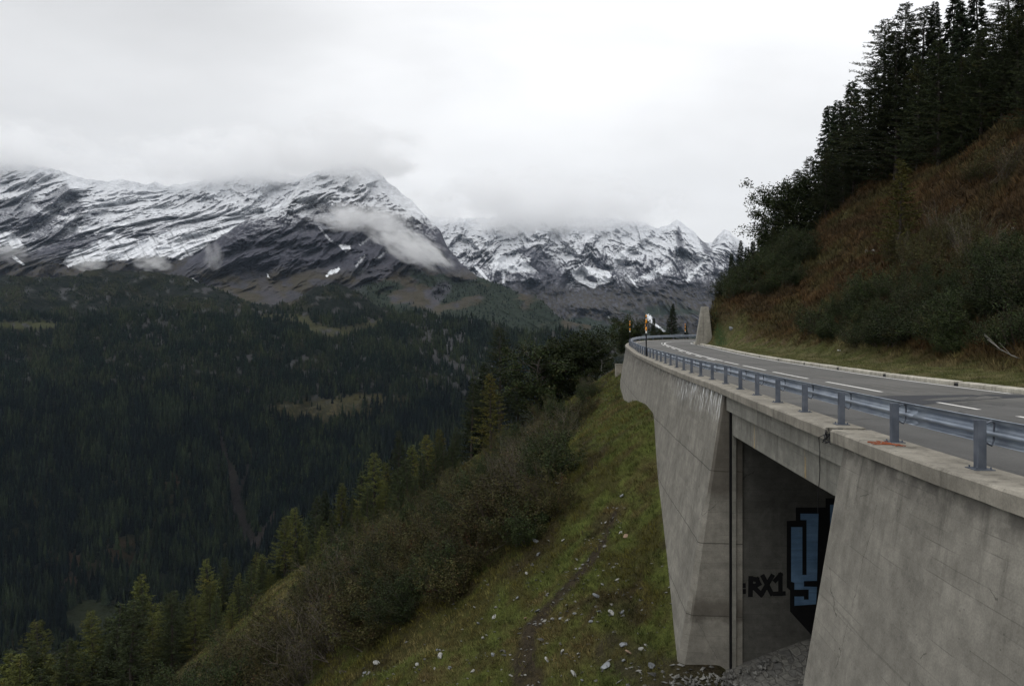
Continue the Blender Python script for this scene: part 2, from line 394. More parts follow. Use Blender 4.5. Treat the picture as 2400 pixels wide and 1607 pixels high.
W, PX, PY = sheet([back2, back, crestM, between(crestM, footM, .35, .30), between(crestM, footM, .72, .62), footM, [(x, y+60, d-150) for x, y, d in footM]], 380, 1600, 860, [4, 6, 90, 85, 60, 16], 2)
cr = np.interp(PX, [p[0] for p in crestM], [p[1] for p in crestM])
fade = sm(0, 38, PY-cr)
bowl = sm(650, 700, PY)
side = sm(860, 960, PX)
rel = relief(W, 140, 1.4, .72, 61)*(1-side)+relief(W, 140, 1.4, -.85, 62)*side
W[..., 2] += (ridged(W[..., 0]/90, W[..., 1]/400, 5, 291)-.5)*(14*(1-fade)+4)
dM_ = (rel*190+relief(W, 380, 1.6, 1.2, 63)*150+fbm(W[..., 0]/40, W[..., 2]/34, 6, 292, .6)*34)*(.12+.88*fade)*(1-.7*bowl)
# spur falling from the summit towards the viewer, left and right of it the flanks turn away
_c = np.interp(PY, [390, 480, 560, 640, 720], [830, 890, 935, 975, 1010]); _w = np.interp(PY, [390, 480, 720], [40, 90, 150]); sp = np.exp(-((PX-_c)/_w)**2)
W = radial(W, -(dM_+sp*150*fade))
n = gnorm(W); px, py = PX, PY
rA, sA_, stA, fine = colour_rock(W, n, 71, 660, 200, .8, 1.4)
rB, sB_, stB, _ = colour_rock(W, n, 72, 660, 200, -.8, 1.4)
rock = lerp(rA, rB, side[..., None]); s = lerp(sA_, sB_, side); st = lerp(stA, stB, side)
s = s*sm(560, 480, py - np.clip(px-900, 0, 200)*.45 - np.clip(760-px, 0, 200)*.22 + fine*40 + 40*st)
s = np.maximum(s*.80, 0)
s = np.maximum(s, .84*sm(500, 415, py+fine*30+st*26)*sm(-.62, .0, st*.6+fine*.6+(n[..., 2]-.45)))
tal = sm(612, 655, py+fine*22-6*np.sin(px/40))

talus = lerp(C(.052, .050, .054), BROWN*.85, sm(.0, .3, fbm(px/60, py/30, 4, 5)+.25*np.exp(-((px-575)/60)**2)+.25*np.exp(-((px-720)/70)**2)+.3*sm(820, 900, px))[..., None])
talus = lerp(talus, C(.066, .062, .066), (.7*near_line(px, py, [(610, 620, 6), (615, 660, 12), (640, 700, 26)], 14))[..., None])
alb = lerp(rock, talus, tal[..., None]*.9)
fl = near_line(px, py, [(900, 590, 14), (860, 640, 40), (900, 700, 70), (1100, 690, 60), (1290, 745, 35)], 40)
shr = sm(-.02, .14, fbm(W[..., 0]/150, W[..., 2]/90, 5, 133)+(py-660)/300+sm(1000, 1100, px)*.12)*sm(800, 880, px)*sm(600, 650, py)
alb = lerp(alb, DKGREEN*1.25, shr[..., None]*.92); MW = (W, px, py, shr*sm(640, 670, py), fbm(px/40, py/25, 4, 99))
outc = near_line(px+fine*8, py+fine*8, [(895, 640, 16), (925, 615, 22), (960, 600, 14)], 18)+near_line(px+fine*8, py+fine*8, [(1005, 690, 12), (1040, 675, 20), (1020, 705, 14)], 16)
alb = lerp(alb, C(.075, .073, .088), np.clip(outc, 0, 1)[..., None]*.7)
br = np.zeros(px.shape)
for poly in ([(793, 574), (806, 572), (821, 575), (822, 583), (810, 591), (801, 584)], [(759, 650), (775, 634), (800, 627), (790, 638)], [(625, 640), (629, 642), (631, 650), (626, 648)], [(452, 651), (468, 662), (466, 664), (450, 653)]):
    br = np.maximum(br, inpoly(px+fine*4, py+fine*4, poly)*1.)
s = np.maximum(s, br)
for pts in ([(750, 535, 3), (775, 565, 3), (800, 578, 3)], [(855, 600, 2), (845, 612, 5), (835, 625, 2)], [(870, 555, 2), (845, 575, 3)], [(905, 590, 2), (880, 610, 3)]):
    s = np.maximum(s, .6*near_line(px+fine*6, py+fine*6, pts, 4)*sm(-.3, .2, fine))
alb = lerp(alb, SNOW, np.clip(s, 0, 1)[..., None])
finish(W, alb, 'mountain', 0)

# ---- foothills and the wooded valley side
F0 = [(-420, 652, 2750), (0, 642, 2700), (60, 648, 2650), (110, 650, 2650), (200, 636, 2700), (300, 632, 2700), (430, 646, 2600), (493, 672, 2550), (540, 700, 2520), (587, 722, 2500), (634, 724, 2500), (690, 714, 2480), (705, 702, 2450), (730, 686, 2450), (760, 675, 2450), (800, 674, 2450), (840, 690, 2450), (870, 715, 2400), (950, 735, 2350), (1100, 750, 2250), (1300, 790, 2100), (1550, 830, 2000), (1800, 850, 2000)]
F1 = [(-420, 730, 2300), (0, 748, 2250), (150, 752, 2250), (300, 735, 2250), (450, 735, 2250), (634, 748, 2300), (760, 750, 2280), (900, 775, 2180), (1100, 800, 2050), (1300, 840, 1900), (1800, 900, 1800)]
F2 = [(-420, 780, 2080), (0, 778, 2080), (150, 782, 2060), (300, 790, 2030), (600, 800, 2020), (800, 802, 2080), (900, 825, 1950), (1100, 860, 1850), (1300, 900, 1750), (1800, 960, 1650)]
F3 = [(-420, 960, 1700), (300, 960, 1690), (600, 935, 1720), (850, 935, 1740), (1100, 985, 1650), (1300, 1010, 1600), (1800, 1080, 1500)]
F3b = [(-420, 1050, 1580), (300, 1050, 1570), (600, 990, 1660), (850, 985, 1670), (1100, 1080, 1550), (1800, 1180, 1400)]
F4 = [(-420, 1200, 1420), (400, 1200, 1410), (540, 1200, 1480), (700, 1200, 1420), (1800, 1300, 1280)]
F5 = [(-420, 1430, 1240), (500, 1430, 1230), (600, 1420, 1270), (1800, 1500, 1130)]
F6 = [(-420, 1520, 1150), (1800, 1600, 1050)]
F7 = [(-420, 1790, 850), (1800, 1850, 800)]
F8 = [(-420, 2700, 440), (1800, 2750, 440)]
W, PX, PY = sheet([F0, F1, F2, F3, F3b, F4, F5, F6, F7, F8], -420, 1800, 620, [36, 20, 48, 14, 44, 40, 14, 10, 6], 2)
valley = sm(1530, 1460, PY)
W[..., 2] += fbm(W[..., 0]/260, W[..., 1]/260, 5, 301)*60*valley*sm(640, 720, PY)
rav = near_line(PX, PY, [(520, 950, 30), (540, 1100, 45), (560, 1200, 50), (610, 1290, 50)], 45)
rav2 = near_line(PX, PY, [(610, 1060, 20), (560, 1150, 30), (555, 1200, 40)], 30)
W[..., 2] -= (rav*34+rav2*16)
W[..., 1] += ridged(W[..., 0]/230, W[..., 1]/900, 4, 310)*130*valley-60*valley
W[..., 2] += fbm(W[..., 0]/45, W[..., 1]/45, 4, 321)*8
n = gnorm(W); px, py = proj(W)
fine = fbm(px/14, py/9, 5, 331); med = fbm(px/60, py/35, 4, 341)
wood = sm(712, 745, py + fine*10 + med*26) * 1.0
wood = np.where(px > 860, np.maximum(wood, sm(-.05, .12, med)*.7), wood)
alb = lerp(C(.007, .010, .006), C(.022, .022, .010), sm(-.1, .35, med+fine*.5)[..., None])
def zone(mask, col, kill=1.):
    global alb, wood
    mask = np.clip(mask, 0, 1); alb = lerp(alb, col, mask[..., None]); wood = wood*(1-mask*kill)
def blob(x, y, rx, ry, soft=.35):
    d = np.hypot((px-x)/rx, (py-y)/ry)+fine*.35+med*.3
    return 1-sm(1-soft, 1+soft, d)
streak = sm(-.1, .35, fbm(px/22, py/3, 4, 351))[..., None]
zone(blob(750, 962, 128, 27, .35)*sm(-.55, -.3, fine+med*.5), lerp(C(.026, .026, .012), C(.060, .050, .025), streak), 1)
zone(blob(860, 935, 90, 12), C(.05, .045, .02), .7)
zone(blob(60, 762, 110, 9), C(.05, .052, .022), 1)
zone(near_line(px+fine*18, py+fine*8, [(700, 745, 10), (735, 768, 12), (790, 780, 12), (850, 768, 12), (890, 752, 8)], 12), C(.046, .045, .02), 1)
zone(blob(660, 745, 70, 10), C(.045, .045, .02), .6)
zone(blob(160, 1330, 60, 62, .5)*sm(-.25, .15, fine+med), C(.026, .017, .010), .9)
zone(blob(280, 1300, 55, 44, .5)*sm(-.25, .15, fine+med), C(.026, .018, .010), .9)
zone(blob(400, 1140, 42, 40, .5)*sm(-.2, .2, fine), C(.028, .018, .010), .85)
zone(near_line(px+fine*10, py, [(495, 940, 3), (520, 1040, 6), (545, 1120, 13), (556, 1200, 18), (582, 1262, 20), (605, 1300, 12)], 14), C(.022, .020, .018), 1)
zone(near_line(px+fine*8, py, [(600, 1060, 3), (575, 1110, 6), (556, 1150, 8)], 8), C(.026, .023, .022), 1)
zone(near_line(px+fine*8, py, [(650, 1190, 4), (625, 1235, 9), (595, 1275, 10)], 8), C(.03, .026, .024), 1)
zone(blob(215, 1450, 62, 44, .12), C(.016, .020, .009), 1)
zone(blob(120, 1560, 130, 46, .15), C(.014, .017, .008), 1)
crag = sm(.22, .34, fbm(px/26, py/16, 5, 361)+.22*near_line(px, py, [(320, 765), (390, 770)], 30)+.2*near_line(px, py, [(1000, 800), (1120, 850), (1060, 900)], 60)+.15*near_line(px, py, [(160, 690), (260, 700)], 24))*sm(980, 900, py)
zone(crag, C(.055, .054, .055), .75)
scree = near_line(px+fine*10, py, [(1210, 690, 6), (1260, 740, 6), (1300, 790, 5)], 6)
zone(scree, C(.06, .058, .055), .6)
finish(W, alb, 'hillside', 0)
FW, FPX, FPY, FWOOD, FMED = W, px, py, wood, med

# ---- the wood on it: one mass of small conifers
M_wood = G('far_conifer_needles', .95, .05)
M_wood.col(M_wood.mul(M_wood.attr('alb', 'Color'), M_wood.mr(M_wood.noise(.35, 3), .3, .7, .7, 1.3)))
M_wood = M_wood.m
def scatter(W, wood, px, py, count, seed, region):
    rg = np.random.default_rng(seed)
    c = (W[:-1, :-1]+W[1:, 1:])/2
    a = np.linalg.norm(np.cross(W[:-1, 1:]-W[:-1, :-1], W[1:, :-1]-W[:-1, :-1]), axis=-1)
    w = a*np.clip(wood[:-1, :-1], 0, 1)*region[:-1, :-1]
    cdf = np.cumsum(w.ravel()); idx = np.searchsorted(cdf, rg.random(count)*cdf[-1])
    i, j = np.unravel_index(np.clip(idx, 0, w.size-1), w.shape)
    u = rg.random(count)[:, None]; v = rg.random(count)[:, None]
    p = (W[i, j]*(1-u)+W[i, j+1]*u)*(1-v)+(W[i+1, j]*(1-u)+W[i+1, j+1]*u)*v
    return p, i, j, rg
def cones(p, h, r, col, rg, tiers=3, sides=6):
    n = len(p); V = []; Fq = []; Cc = []
    ang0 = rg.random(n)*6.28; base = 0
    for t in range(tiers):
        zb = h*(.06+.86*t/tiers); zt = h*(.06+.94*min(1, (t+1.45)/tiers)) if t < tiers-1 else h
        rr = r*(1-t/tiers)**.85
        vs = []
        for k in range(sides):
            a = ang0+k*2*math.pi/sides+t*.5; j = rg.uniform(.6, 1.25, n)
            vs.append(np.stack([p[:, 0]+rr*j*np.cos(a), p[:, 1]+rr*j*np.sin(a), p[:, 2]+zb-h*.05*rg.random(n)], -1))
        vs.append(np.stack([p[:, 0]+rg.normal(0, .2, n), p[:, 1], p[:, 2]+zt], -1))
        V.append(np.stack(vs, 1))                      # n, sides+1, 3
        Cc.append(np.repeat(col[:, None]*(.8+.2*t), sides+1, 1))
    V = np.concatenate(V, 1); Cc = np.concatenate(Cc, 1); m = V.shape[1]
    f = []
    for t in range(tiers):
        o = t*(sides+1)
        for k in range(sides): f.append((o+k, o+(k+1) % sides, o+sides))
    f = np.array(f); Fq = (np.arange(n)[:, None, None]*m+f[None]).reshape(-1, 3)
    return V.reshape(-1, 3), Fq, Cc.reshape(-1, 3)
def woodpatch(name, count, seed, region, hr, rr, tint):
    p, i, j, rg = scatter(FW, FWOOD**1.3, FPX, FPY, count, seed, region)
    h = rg.uniform(*hr, count)*(.75+.5*rg.random(count)); r = h*rg.uniform(*rr, count)
    k = sm(-.25, .4, FMED[i, j]+rg.normal(0, .13, count)+.25*pn(p[:, 0]/140, p[:, 1]/140, 9))[:, None]
    col = lerp(np.array(tint[0]), np.array(tint[1]), k)*rg.uniform(.45, 1.7, (count, 1))
    return cones(p, h, r, col, rg)
lowpart = sm(880, 960, FPY); 
vis = ((FPX > -120) & (FPX < 1560) & (FPY < 1640)).astype(float)
hid = (FPY > 1640 - np.clip(FPX-350, 0, 3000)*.78).astype(float)   # behind the near slope
parts = [woodpatch('w', 19000, 5, vis*(1-hid)*lowpart, (15, 31), (.13, .2), ((.0022, .0042, .004), (.012, .017, .008))),
         woodpatch('w', 19000, 6, vis*(1-hid)*(1-lowpart)*sm(700, 760, FPY), (8, 23), (.14, .22), ((.004, .008, .005), (.017, .022, .009)))]
r2 = vis*(1-hid)*np.clip(sm(560, 640, FPX)*sm(930, 880, FPX)*sm(960, 1010, FPY)*sm(1300, 1200, FPY), 0, 1)
FT = vis*sm(636, 660, FPY)*sm(745, 700, FPY)*sm(-.12, .12, FMED+.1)
_w = FWOOD; FWOOD = np.ones(_w.shape); parts.append(woodpatch('w', 3600, 8, FT, (4, 10), (.25, .5), ((.007, .012, .008), (.022, .026, .012)))); FWOOD = _w
_s = (FW, FPX, FPY, FWOOD, FMED); FW, FPX, FPY, FWOOD, FMED = MW
parts.append(woodpatch('w', 4200, 9, ((FPX > 800) & (FPX < 1480)).astype(float), (4, 12), (.22, .42), ((.007, .012, .009), (.020, .025, .013)))); FW, FPX, FPY, FWOOD, FMED = _s
parts.append(woodpatch('w', 5000, 7, r2, (6, 10), (.3, .45), ((.004, .011, .005), (.026, .032, .007))))
off = 0; VV = []; FF = []; CCc = []
for v, f, c in parts:
    VV.append(v); FF.append(f+off); CCc.append(c); off += len(v)
tag(npobj('conifer_forest', np.concatenate(VV), np.concatenate(FF), M_wood, smooth=False, cols={'alb': np.concatenate(CCc)}), 'dark conifer forest covering the far side of the valley', 'forest', kind='stuff')
# ================================================================ ROAD CURVES
_post = [(-30, -1.0, 0), (-20, 2.6, 0), (-10, 4.9, 0), (0, 5.95, 0), (5, 6.12, 0), (10, 6.26, 0), (12.2, 6.42, 0), (14.9, 6.68, 0), (20.2, 7.25, 0), (25.8, 7.86, 0.01), (28.4, 8.1, .04), (33.6, 8.47, .065), (38.8, 8.91, .11), (44, 9.33, .17), (49.2, 9.8, .22), (54.3, 10.28, .28), (59.4, 10.78, .33), (67, 11.55, .41), (74, 12.33, .53), (80, 13.0, .66), (88, 13.9, .85), (95, 14.95, 1.0), (101, 16.3, 1.2), (107, 18.6, 1.4), (112, 22.2, 1.55), (115.5, 27, 1.66), (118, 33, 1.72), (120, 42, 1.76), (123, 60, 1.85), (126, 85, 2.0)]   # (Y, X, z) of the rail posts
_kerb = [(-30, 4, -.05), (-20, 9, -.05), (-10, 12.6, -.05), (0, 14.6, -.05), (10, 15.7, -.05), (23.9, 16.5, -.05), (28.1, 16.75, -.04), (34.4, 17.1, .0), (45, 18.05, .1), (54, 18.9, .2), (66, 20.4, .36), (74, 21.3, .53), (82, 22.15, .73), (92, 23.3, .92), (98, 24.0, 1.02), (103, 25.0, 1.1), (105.5, 26.6, 1.15), (107.5, 30, 1.25), (109, 35, 1.35), (110.5, 42, 1.45), (113, 60, 1.6), (116, 85, 1.8)]
def dense(pts, step=.5):
    p = np.array([(b, a, c) for a, b, c in pts], float)   # X, Y, z
    out = []
    for i in range(len(p)-1):
        p0 = p[max(i-1, 0)]; p1 = p[i]; p2 = p[i+1]; p3 = p[min(i+2, len(p)-1)]
        n = max(2, int(np.linalg.norm(p2-p1)/.4))
        L1 = np.linalg.norm(p2-p1)
        m1 = (p2-p0)/(np.linalg.norm(p2-p1)+np.linalg.norm(p1-p0)+1e-9)*L1 if i > 0 else p2-p1
        m2 = (p3-p1)/(np.linalg.norm(p3-p2)+L1+1e-9)*L1 if i < len(p)-2 else p2-p1
        for k in range(n):
            t = k/n
            out.append((2*t**3-3*t**2+1)*p1+(t**3-2*t**2+t)*m1+(-2*t**3+3*t**2)*p2+(t**3-t**2)*m2)
    out.append(p[-1]); q = np.array(out)
    for c in range(3): q[:, c] = smooth1(q[:, c], 9)
    s = np.concatenate([[0], np.cumsum(np.linalg.norm(np.diff(q[:, :2], axis=0), axis=1))])
    ns = int(s[-1]/step); ss = np.linspace(0, s[-1], ns+1)
    q = np.stack([np.interp(ss, s, q[:, c]) for c in range(3)], -1)
    t = np.gradient(q[:, :2], axis=0); t /= np.linalg.norm(t, axis=1, keepdims=True)
    return q, np.stack([-t[:, 1], t[:, 0]], -1), ss      # points, outward (valley-side) normal, arc length
OC, ON, OS = dense(_post); IC, IN, IS = dense(_kerb)
def oc(s, off=0., dz=0.):
    """point on the post line at arc length s, moved off metres to the valley side"""
    p = [np.interp(s, OS, OC[:, c]) for c in range(3)]; n = [np.interp(s, OS, ON[:, c]) for c in range(2)]
    L = math.hypot(*n)
    return np.array((p[0]+n[0]/L*off, p[1]+n[1]/L*off, p[2]+dz))
def s_at(Y): return float(np.interp(Y, OC[:, 1], OS))
sA, sB, sC = s_at(13.8), s_at(26.4), s_at(38.2)
BAT = .165; CAPO = .5; CAPI = -.25; CAPH = .24; FACE = .42

# match of outer and inner curve: stations across the road
NS = 340
kin = np.interp(np.linspace(0, 1, NS), [0, 1], [0, 1])
so_ = np.linspace(0, OS[-1], NS)
# for each outer station the nearest inner point, kept monotonic and smoothed
ii = np.array([np.argmin(np.hypot(IC[:, 0]-np.interp(s, OS, OC[:, 0]), IC[:, 1]-np.interp(s, OS, OC[:, 1]))) for s in so_])
si_ = smooth1(np.maximum.accumulate(IS[ii]).astype(float), 41)
def ic(s, off=0., dz=0.):
    p = [np.interp(s, IS, IC[:, c]) for c in range(3)]; n = [np.interp(s, IS, IN[:, c]) for c in range(2)]
    L = math.hypot(*n)
    return np.array((p[0]+n[0]/L*off, p[1]+n[1]/L*off, p[2]+dz))
def roadpt(s, f, dz=0.):
    a = oc(s, CAPI, -.05); b = ic(float(np.interp(s, so_, si_)))
    p = a+(b-a)*f; p[2] += dz + .05*4*f*(1-f)*.3
    return p

# ---------------------------------------------------------------- materials near
g = G('asphalt', .88, .3)
x, y, z = g.xyz()
n = g.noise(.25, 5); f = g.noise(30, 3, .7); m = g.noise(2.2, 5, .65)
c = g.mix(g.mr(n, .3, .7), (.088, .086, .080), (.118, .115, .108))
lane = g.noise(1, 3, vec=g.vscale(1.6, .06, 1))
c = g.mul(c, g.mr(lane, .3, .7, .9, 1.08)); c = g.mul(c, g.mr(f, .2, .8, .8, 1.2)); c = g.mul(c, g.mr(m, .3, .7, .94, 1.06))
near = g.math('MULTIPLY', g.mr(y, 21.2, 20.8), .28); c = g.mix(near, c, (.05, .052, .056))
vor = g.node('ShaderNodeTexVoronoi', {'Vector': g.node('ShaderNodeVectorMath', {0: g.P, 1: g.noise(.9, 4, out='Color')}, operation='ADD').outputs[0], 'Scale': .16}, feature='DISTANCE_TO_EDGE').outputs['Distance']
crack = g.math('MULTIPLY', g.math('LESS_THAN', vor, .006), .5); c = g.mix(crack, c, (.03, .03, .03))
g.col(c); g.bump(f, .4, .01); M_asph = g.m
M_patch = simple('dark_asphalt', (.040, .042, .047), .9, .3, 20)
g = G('road_paint', .7, .3); n = g.noise(9, 6, .7); g.col(g.mix(g.mr(n, .46, .8), (.72, .71, .68), (.3, .29, .27))); M_paint = g.m
g = G('worn_paint', .8, .2); n = g.noise(9, 6, .75); g.col(g.mix(g.mr(n, .3, .62), (.20, .19, .165), (.11, .107, .1))); M_ghost = g.m
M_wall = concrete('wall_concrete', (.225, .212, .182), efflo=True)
M_cap = concrete('coping_concrete', (.265, .245, .205), boards=False, joint=False)
M_beam = concrete('beam_concrete', (.235, .228, .198), joint=False)
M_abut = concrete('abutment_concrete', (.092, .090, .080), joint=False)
M_kerb = concrete('kerb_concrete', (.44, .415, .35), boards=False, joint=False)
g = G('galvanised_steel', .42, .5); n = g.noise(2.2, 5); n2 = g.noise(1, 3, vec=g.vscale(9, 1.2, 9))
g.col(g.mix(g.mr(n, .3, .7), (.22, .255, .31), (.34, .38, .43))); g.set('Metallic', .55); g.set('Roughness', g.mr(n2, .3, .7, .36, .6)); M_rail = g.m
g = G('post_steel', .6, .4); n = g.noise(3, 5); g.col(g.mix(g.mr(n, .35, .7), (.075, .088, .112), (.135, .15, .178))); g.set('Metallic', .3); M_post = g.m
M_black = simple('black_paint_and_gap', (.008, .008, .009), .5, .3)
M_orange = simple('orange_reflective', (.75, .30, .02), .4, .15)
M_white = simple('white_reflective', (.75, .75, .72), .4, .1)
M_gblack = simple('black_spray_paint', (.0035, .0035, .004), .8, .4)
g = G('blue_spray_paint', .85, .2); n = g.noise(1.6, 5, .65); n2 = g.noise(1, 4, .6, vec=g.vscale(1, 1, 9)); n3 = g.noise(14, 5, .7)
c = g.mix(g.mr(n, .3, .7), (.085, .155, .25), (.125, .215, .33)); c = g.mul(c, g.mr(n2, .3, .7, .82, 1.1)); c = g.mix(g.mr(n3, .62, .75), c, (.07, .072, .07)); g.col(c); M_gblue = g.m

# ================================================================ ROAD
V = []; fr = [0, .12, .25, .38, .5, .62, .75, .88, 1]
for s in so_:
    for f_ in fr: V.append(roadpt(s, f_))
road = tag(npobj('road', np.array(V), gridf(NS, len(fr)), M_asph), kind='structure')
def rf_at(x, y):
    """photo pixel on the road surface -> world point"""
    Z = 30.
    for _ in range(60):
        zr = float(np.interp(Z, OC[:len(OC)*2//3, 1], OC[:len(OC)*2//3, 2]))-.04
        Z = .5*Z+.5*(CAMZ-zr)*F/(y-HZ)
    return np.array(((x-CX)/F*Z, Z, zr+.0))
def on_road(p):   # drop a point onto the road mesh height
    j = np.argmin(np.hypot(OC[:, 0]-p[0], OC[:, 1]-p[1])); s = OS[j]
    a = roadpt(s, 0); b = roadpt(s, 1); L = np.linalg.norm((b-a)[:2])
    f_ = np.clip(np.dot((p-a)[:2], (b-a)[:2])/L**2, 0, 1)
    return roadpt(s, f_)[2]
def stripe(mb, f_, s0, s1, w=.13, lift=.006, st=.8):
    n = max(2, int((s1-s0)/st)); A = []; B = []
    for k in range(n+1):
        s = s0+(s1-s0)*k/n
        a = roadpt(s, 0); b = roadpt(s, 1); L = np.linalg.norm((b-a)[:2])
        A.append(roadpt(s, f_-w/2/L, lift)); B.append(roadpt(s, f_+w/2/L, lift))
    mb.add(A+B, [(i, i+1, n+2+i, n+1+i) for i in range(n)])
FC = .492
mb = MB()
for a, b in ((5, 6.6), (9.2, 10.9), (13.9, 15.2), (16.0, 17.4), (19.0, 21.1)): stripe(mb, FC, s_at(a), s_at(b))
for a, b in ((25.1, 30.4), (32.6, 38.3), (39.7, 45.2), (46.4, 51)): stripe(mb, FC+.01, s_at(a), s_at(b), .14)
stripe(mb, FC+.02, s_at(52), OS[-1]-2, .15)
for k in range(8): stripe(mb, FC-.025, s_at(53)+k*6.5, s_at(53)+k*6.5+3.6, .14)
mb.build('centre_line', M_paint, road)
mb = MB(); stripe(mb, .962, s_at(24.7), OS[-1]-2, .13); mb.build('edge_line', M_paint, road)
mb = MB(); stripe(mb, .035, s_at(85), OS[-1]-2, .14); mb.build('edge_line', M_paint, road)
mb = MB()
for f_, a, b in ((.62, 25, 28.5), (.62, 31.5, 34.5), (.80, 22.8, 26), (.80, 29.5, 32.2), (.70, 27.5, 30.5), (.56, 42, 44)): stripe(mb, f_, s_at(a), s_at(b), .12, .004)
mb.build('faded_marking', M_ghost, road)
mb = MB(); q = [rf_at(*p) for p in ((1990, 929), (2200, 926), (2330, 924), (2420, 925), (2420, 930), (2300, 936), (2200, 945), (2150, 951), (2080, 941))]
for p in q: p[2] = on_road(p)+.004
mb.add(q, [tuple(range(len(q)))]); mb.build('asphalt_patch', M_patch, road)

# kerb of pale blocks along the inside of the bend
mb = MB(); mb2 = MB(); s = 1.0; i = 0
smax = IS[-1]-1
while s < smax:
    L = 1.02 if i % 1 == 0 else 1; s1 = s+L-.02
    ring = []
    for t in (s, s1):
        j = rnd.uniform(-.008, .008)
        ring.append([ic(t, .0+j, -.12), ic(t, .0+j, .13), ic(t, -.03+j, .16), ic(t, -.34, .17+j), ic(t, -.36, -.12)])
    if i % 6 == 3 and s > 6:   # drain mouth between two blocks
        ring = [[np.array(p)*1 for p in r] for r in ring]
        mb.sweep([ring[0], [a+(b-a)*.7 for a, b in zip(ring[0], ring[1])]])
        mb2.sweep([[a+(b-a)*t+np.array((0, 0, -.045)) for a, b in zip(ring[0], ring[1])] for t in (.71, 1.)])
    else: mb.sweep(ring)
    s += L; i += 1
kerb = tag(mb.build('kerb', M_kerb), kind='structure')
mb2.build('drain_gap', M_black, kerb)

# ================================================================ RETAINING WALL AND BRIDGE
wall = tag(empty('retaining_wall', tuple(oc(sB, .5, -9.6))), 'grey concrete retaining wall carrying the curved mountain road, with a bridge opening and spray paint', 'wall')
def P0(o): # children keep world coordinates
    o.matrix_parent_inverse = o.parent.matrix_world.inverted() if False else o.matrix_parent_inverse
    return o
WO = np.array(wall.location)
def wb(mb, name, mat, parent=None, **k):
    """build under the wall: vertices are stored relative to the wall's base"""
    mb.v = [tuple(np.array(v)-WO) for v in mb.v]
    return mb.build(name, mat, parent or wall, **k)
# the coping, in separate lengths
def coping(s0, s1):
    n = max(2, int((s1-s0)/.5)); rings = []
    for k in range(n+1):
        s = s0+(s1-s0)*k/n; w = .006*math.sin(s*3.1)+.004*math.sin(s*7.7)
        rings.append([oc(s, CAPI, -CAPH), oc(s, CAPI, 0), oc(s, CAPO-.03, .0+w), oc(s, CAPO+w, -.03), oc(s, CAPO+w, -CAPH)])
    mb = MB(); mb.sweep(rings); return mb
cuts = [0.2, 5.0, 10.9, 0, 0]
sD = s_at(14.35)
joints = [0.3, s_at(-8), s_at(2.5), sD, sB+.12, sC, s_at(50), s_at(62), s_at(74), s_at(86), s_at(98), s_at(104)]
js = joints+list(np.arange(joints[-1]+12, OS[-1], 12))
for a, b in zip(js[:-1], js[1:]):
    g0 = .24 if a == sD else .012
    wb(coping(a+g0, b-(.06 if b == sD else .012)), 'coping', M_cap)
# battered wall bodies
def face(s, depth, zbot):   # offset of the face at a depth under the coping
    return FACE+BAT*depth
def panel(s0, s1, zb, chamfer0=0, st=1.0):
    n = max(2, int((s1-s0)/st)); rings = []
    hs = [0, .3, 1.2, 2.4, 4, 6, 8, 10, zb]
    hs = sorted(set([h for h in hs if h <= zb]))
    for k in range(n+1):
        s = s0+(s1-s0)*k/n
        top = [oc(s, CAPI+.02, -CAPH-.002)]
        fr_ = [oc(s, FACE+BAT*h, -CAPH-.002-h) for h in hs]
        rings.append([oc(s, CAPI+.02, -CAPH-zb-.002)]+top+fr_)
    if chamfer0:
        s = s0-chamfer0*.9
        c_ = [oc(s, CAPI+.02, -CAPH-zb-.002), oc(s, CAPI+.02, -CAPH-.002)]
        c_ += [oc(s, FACE+BAT*h-min(.24, .05+h*.022), -CAPH-.002-h) for h in hs]
        rings = [c_]+rings
    mb = MB(); mb.sweep(rings); return mb
def depth_at(Y): return float(np.interp(Y, [-30, 13, 26, 40, 60, 80, 100, 130], [14, 14, 12.5, 9, 9, 9.5, 8, 6]))
pb = [0.3, s_at(-8), s_at(2.5), sA]
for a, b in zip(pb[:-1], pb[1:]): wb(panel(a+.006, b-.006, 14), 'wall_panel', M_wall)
pb = [sB+.18, sC, s_at(50), s_at(62), s_at(74), s_at(86), s_at(98), s_at(107)]; pb += list(np.arange(pb[-1]+12, OS[-1], 12))
for k, (a, b) in enumerate(zip(pb[:-1], pb[1:])):
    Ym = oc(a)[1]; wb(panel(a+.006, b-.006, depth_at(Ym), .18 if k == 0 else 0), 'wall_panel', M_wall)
# bridge deck edge and beam
def strip(s0, s1, o0, o1, z0, z1, z0b=None, z1b=None, n=14):
    mb = MB(); R_ = []
    for k in range(n+1):
        s = s0+(s1-s0)*k/n; za = z0+((z0b if z0b is not None else z0)-z0)*k/n; zb_ = z1+((z1b if z1b is not None else z1)-z1)*k/n
        R_.append([oc(s, o0, za), oc(s, o0, zb_), oc(s, o1, zb_), oc(s, o1, za)])
    mb.sweep(R_); return mb
wb(strip(sA-.35, sB-.02, -.3, .33, -.68, -CAPH-.004, -.80, -CAPH-.004), 'deck_edge', M_beam)
wb(strip(sA-.30, sB-.02, -.42, .14, -1.42, -.684, -1.67, -.804), 'bridge_beam', M_beam)
M_ochre = simple('ochre_lime_stain', (.33, .25, .13), .9, .35, 7); M_rusts = simple('rust_stain', (.12, .075, .05), .9, .3, 7)
mb = MB(); mb2_ = MB()
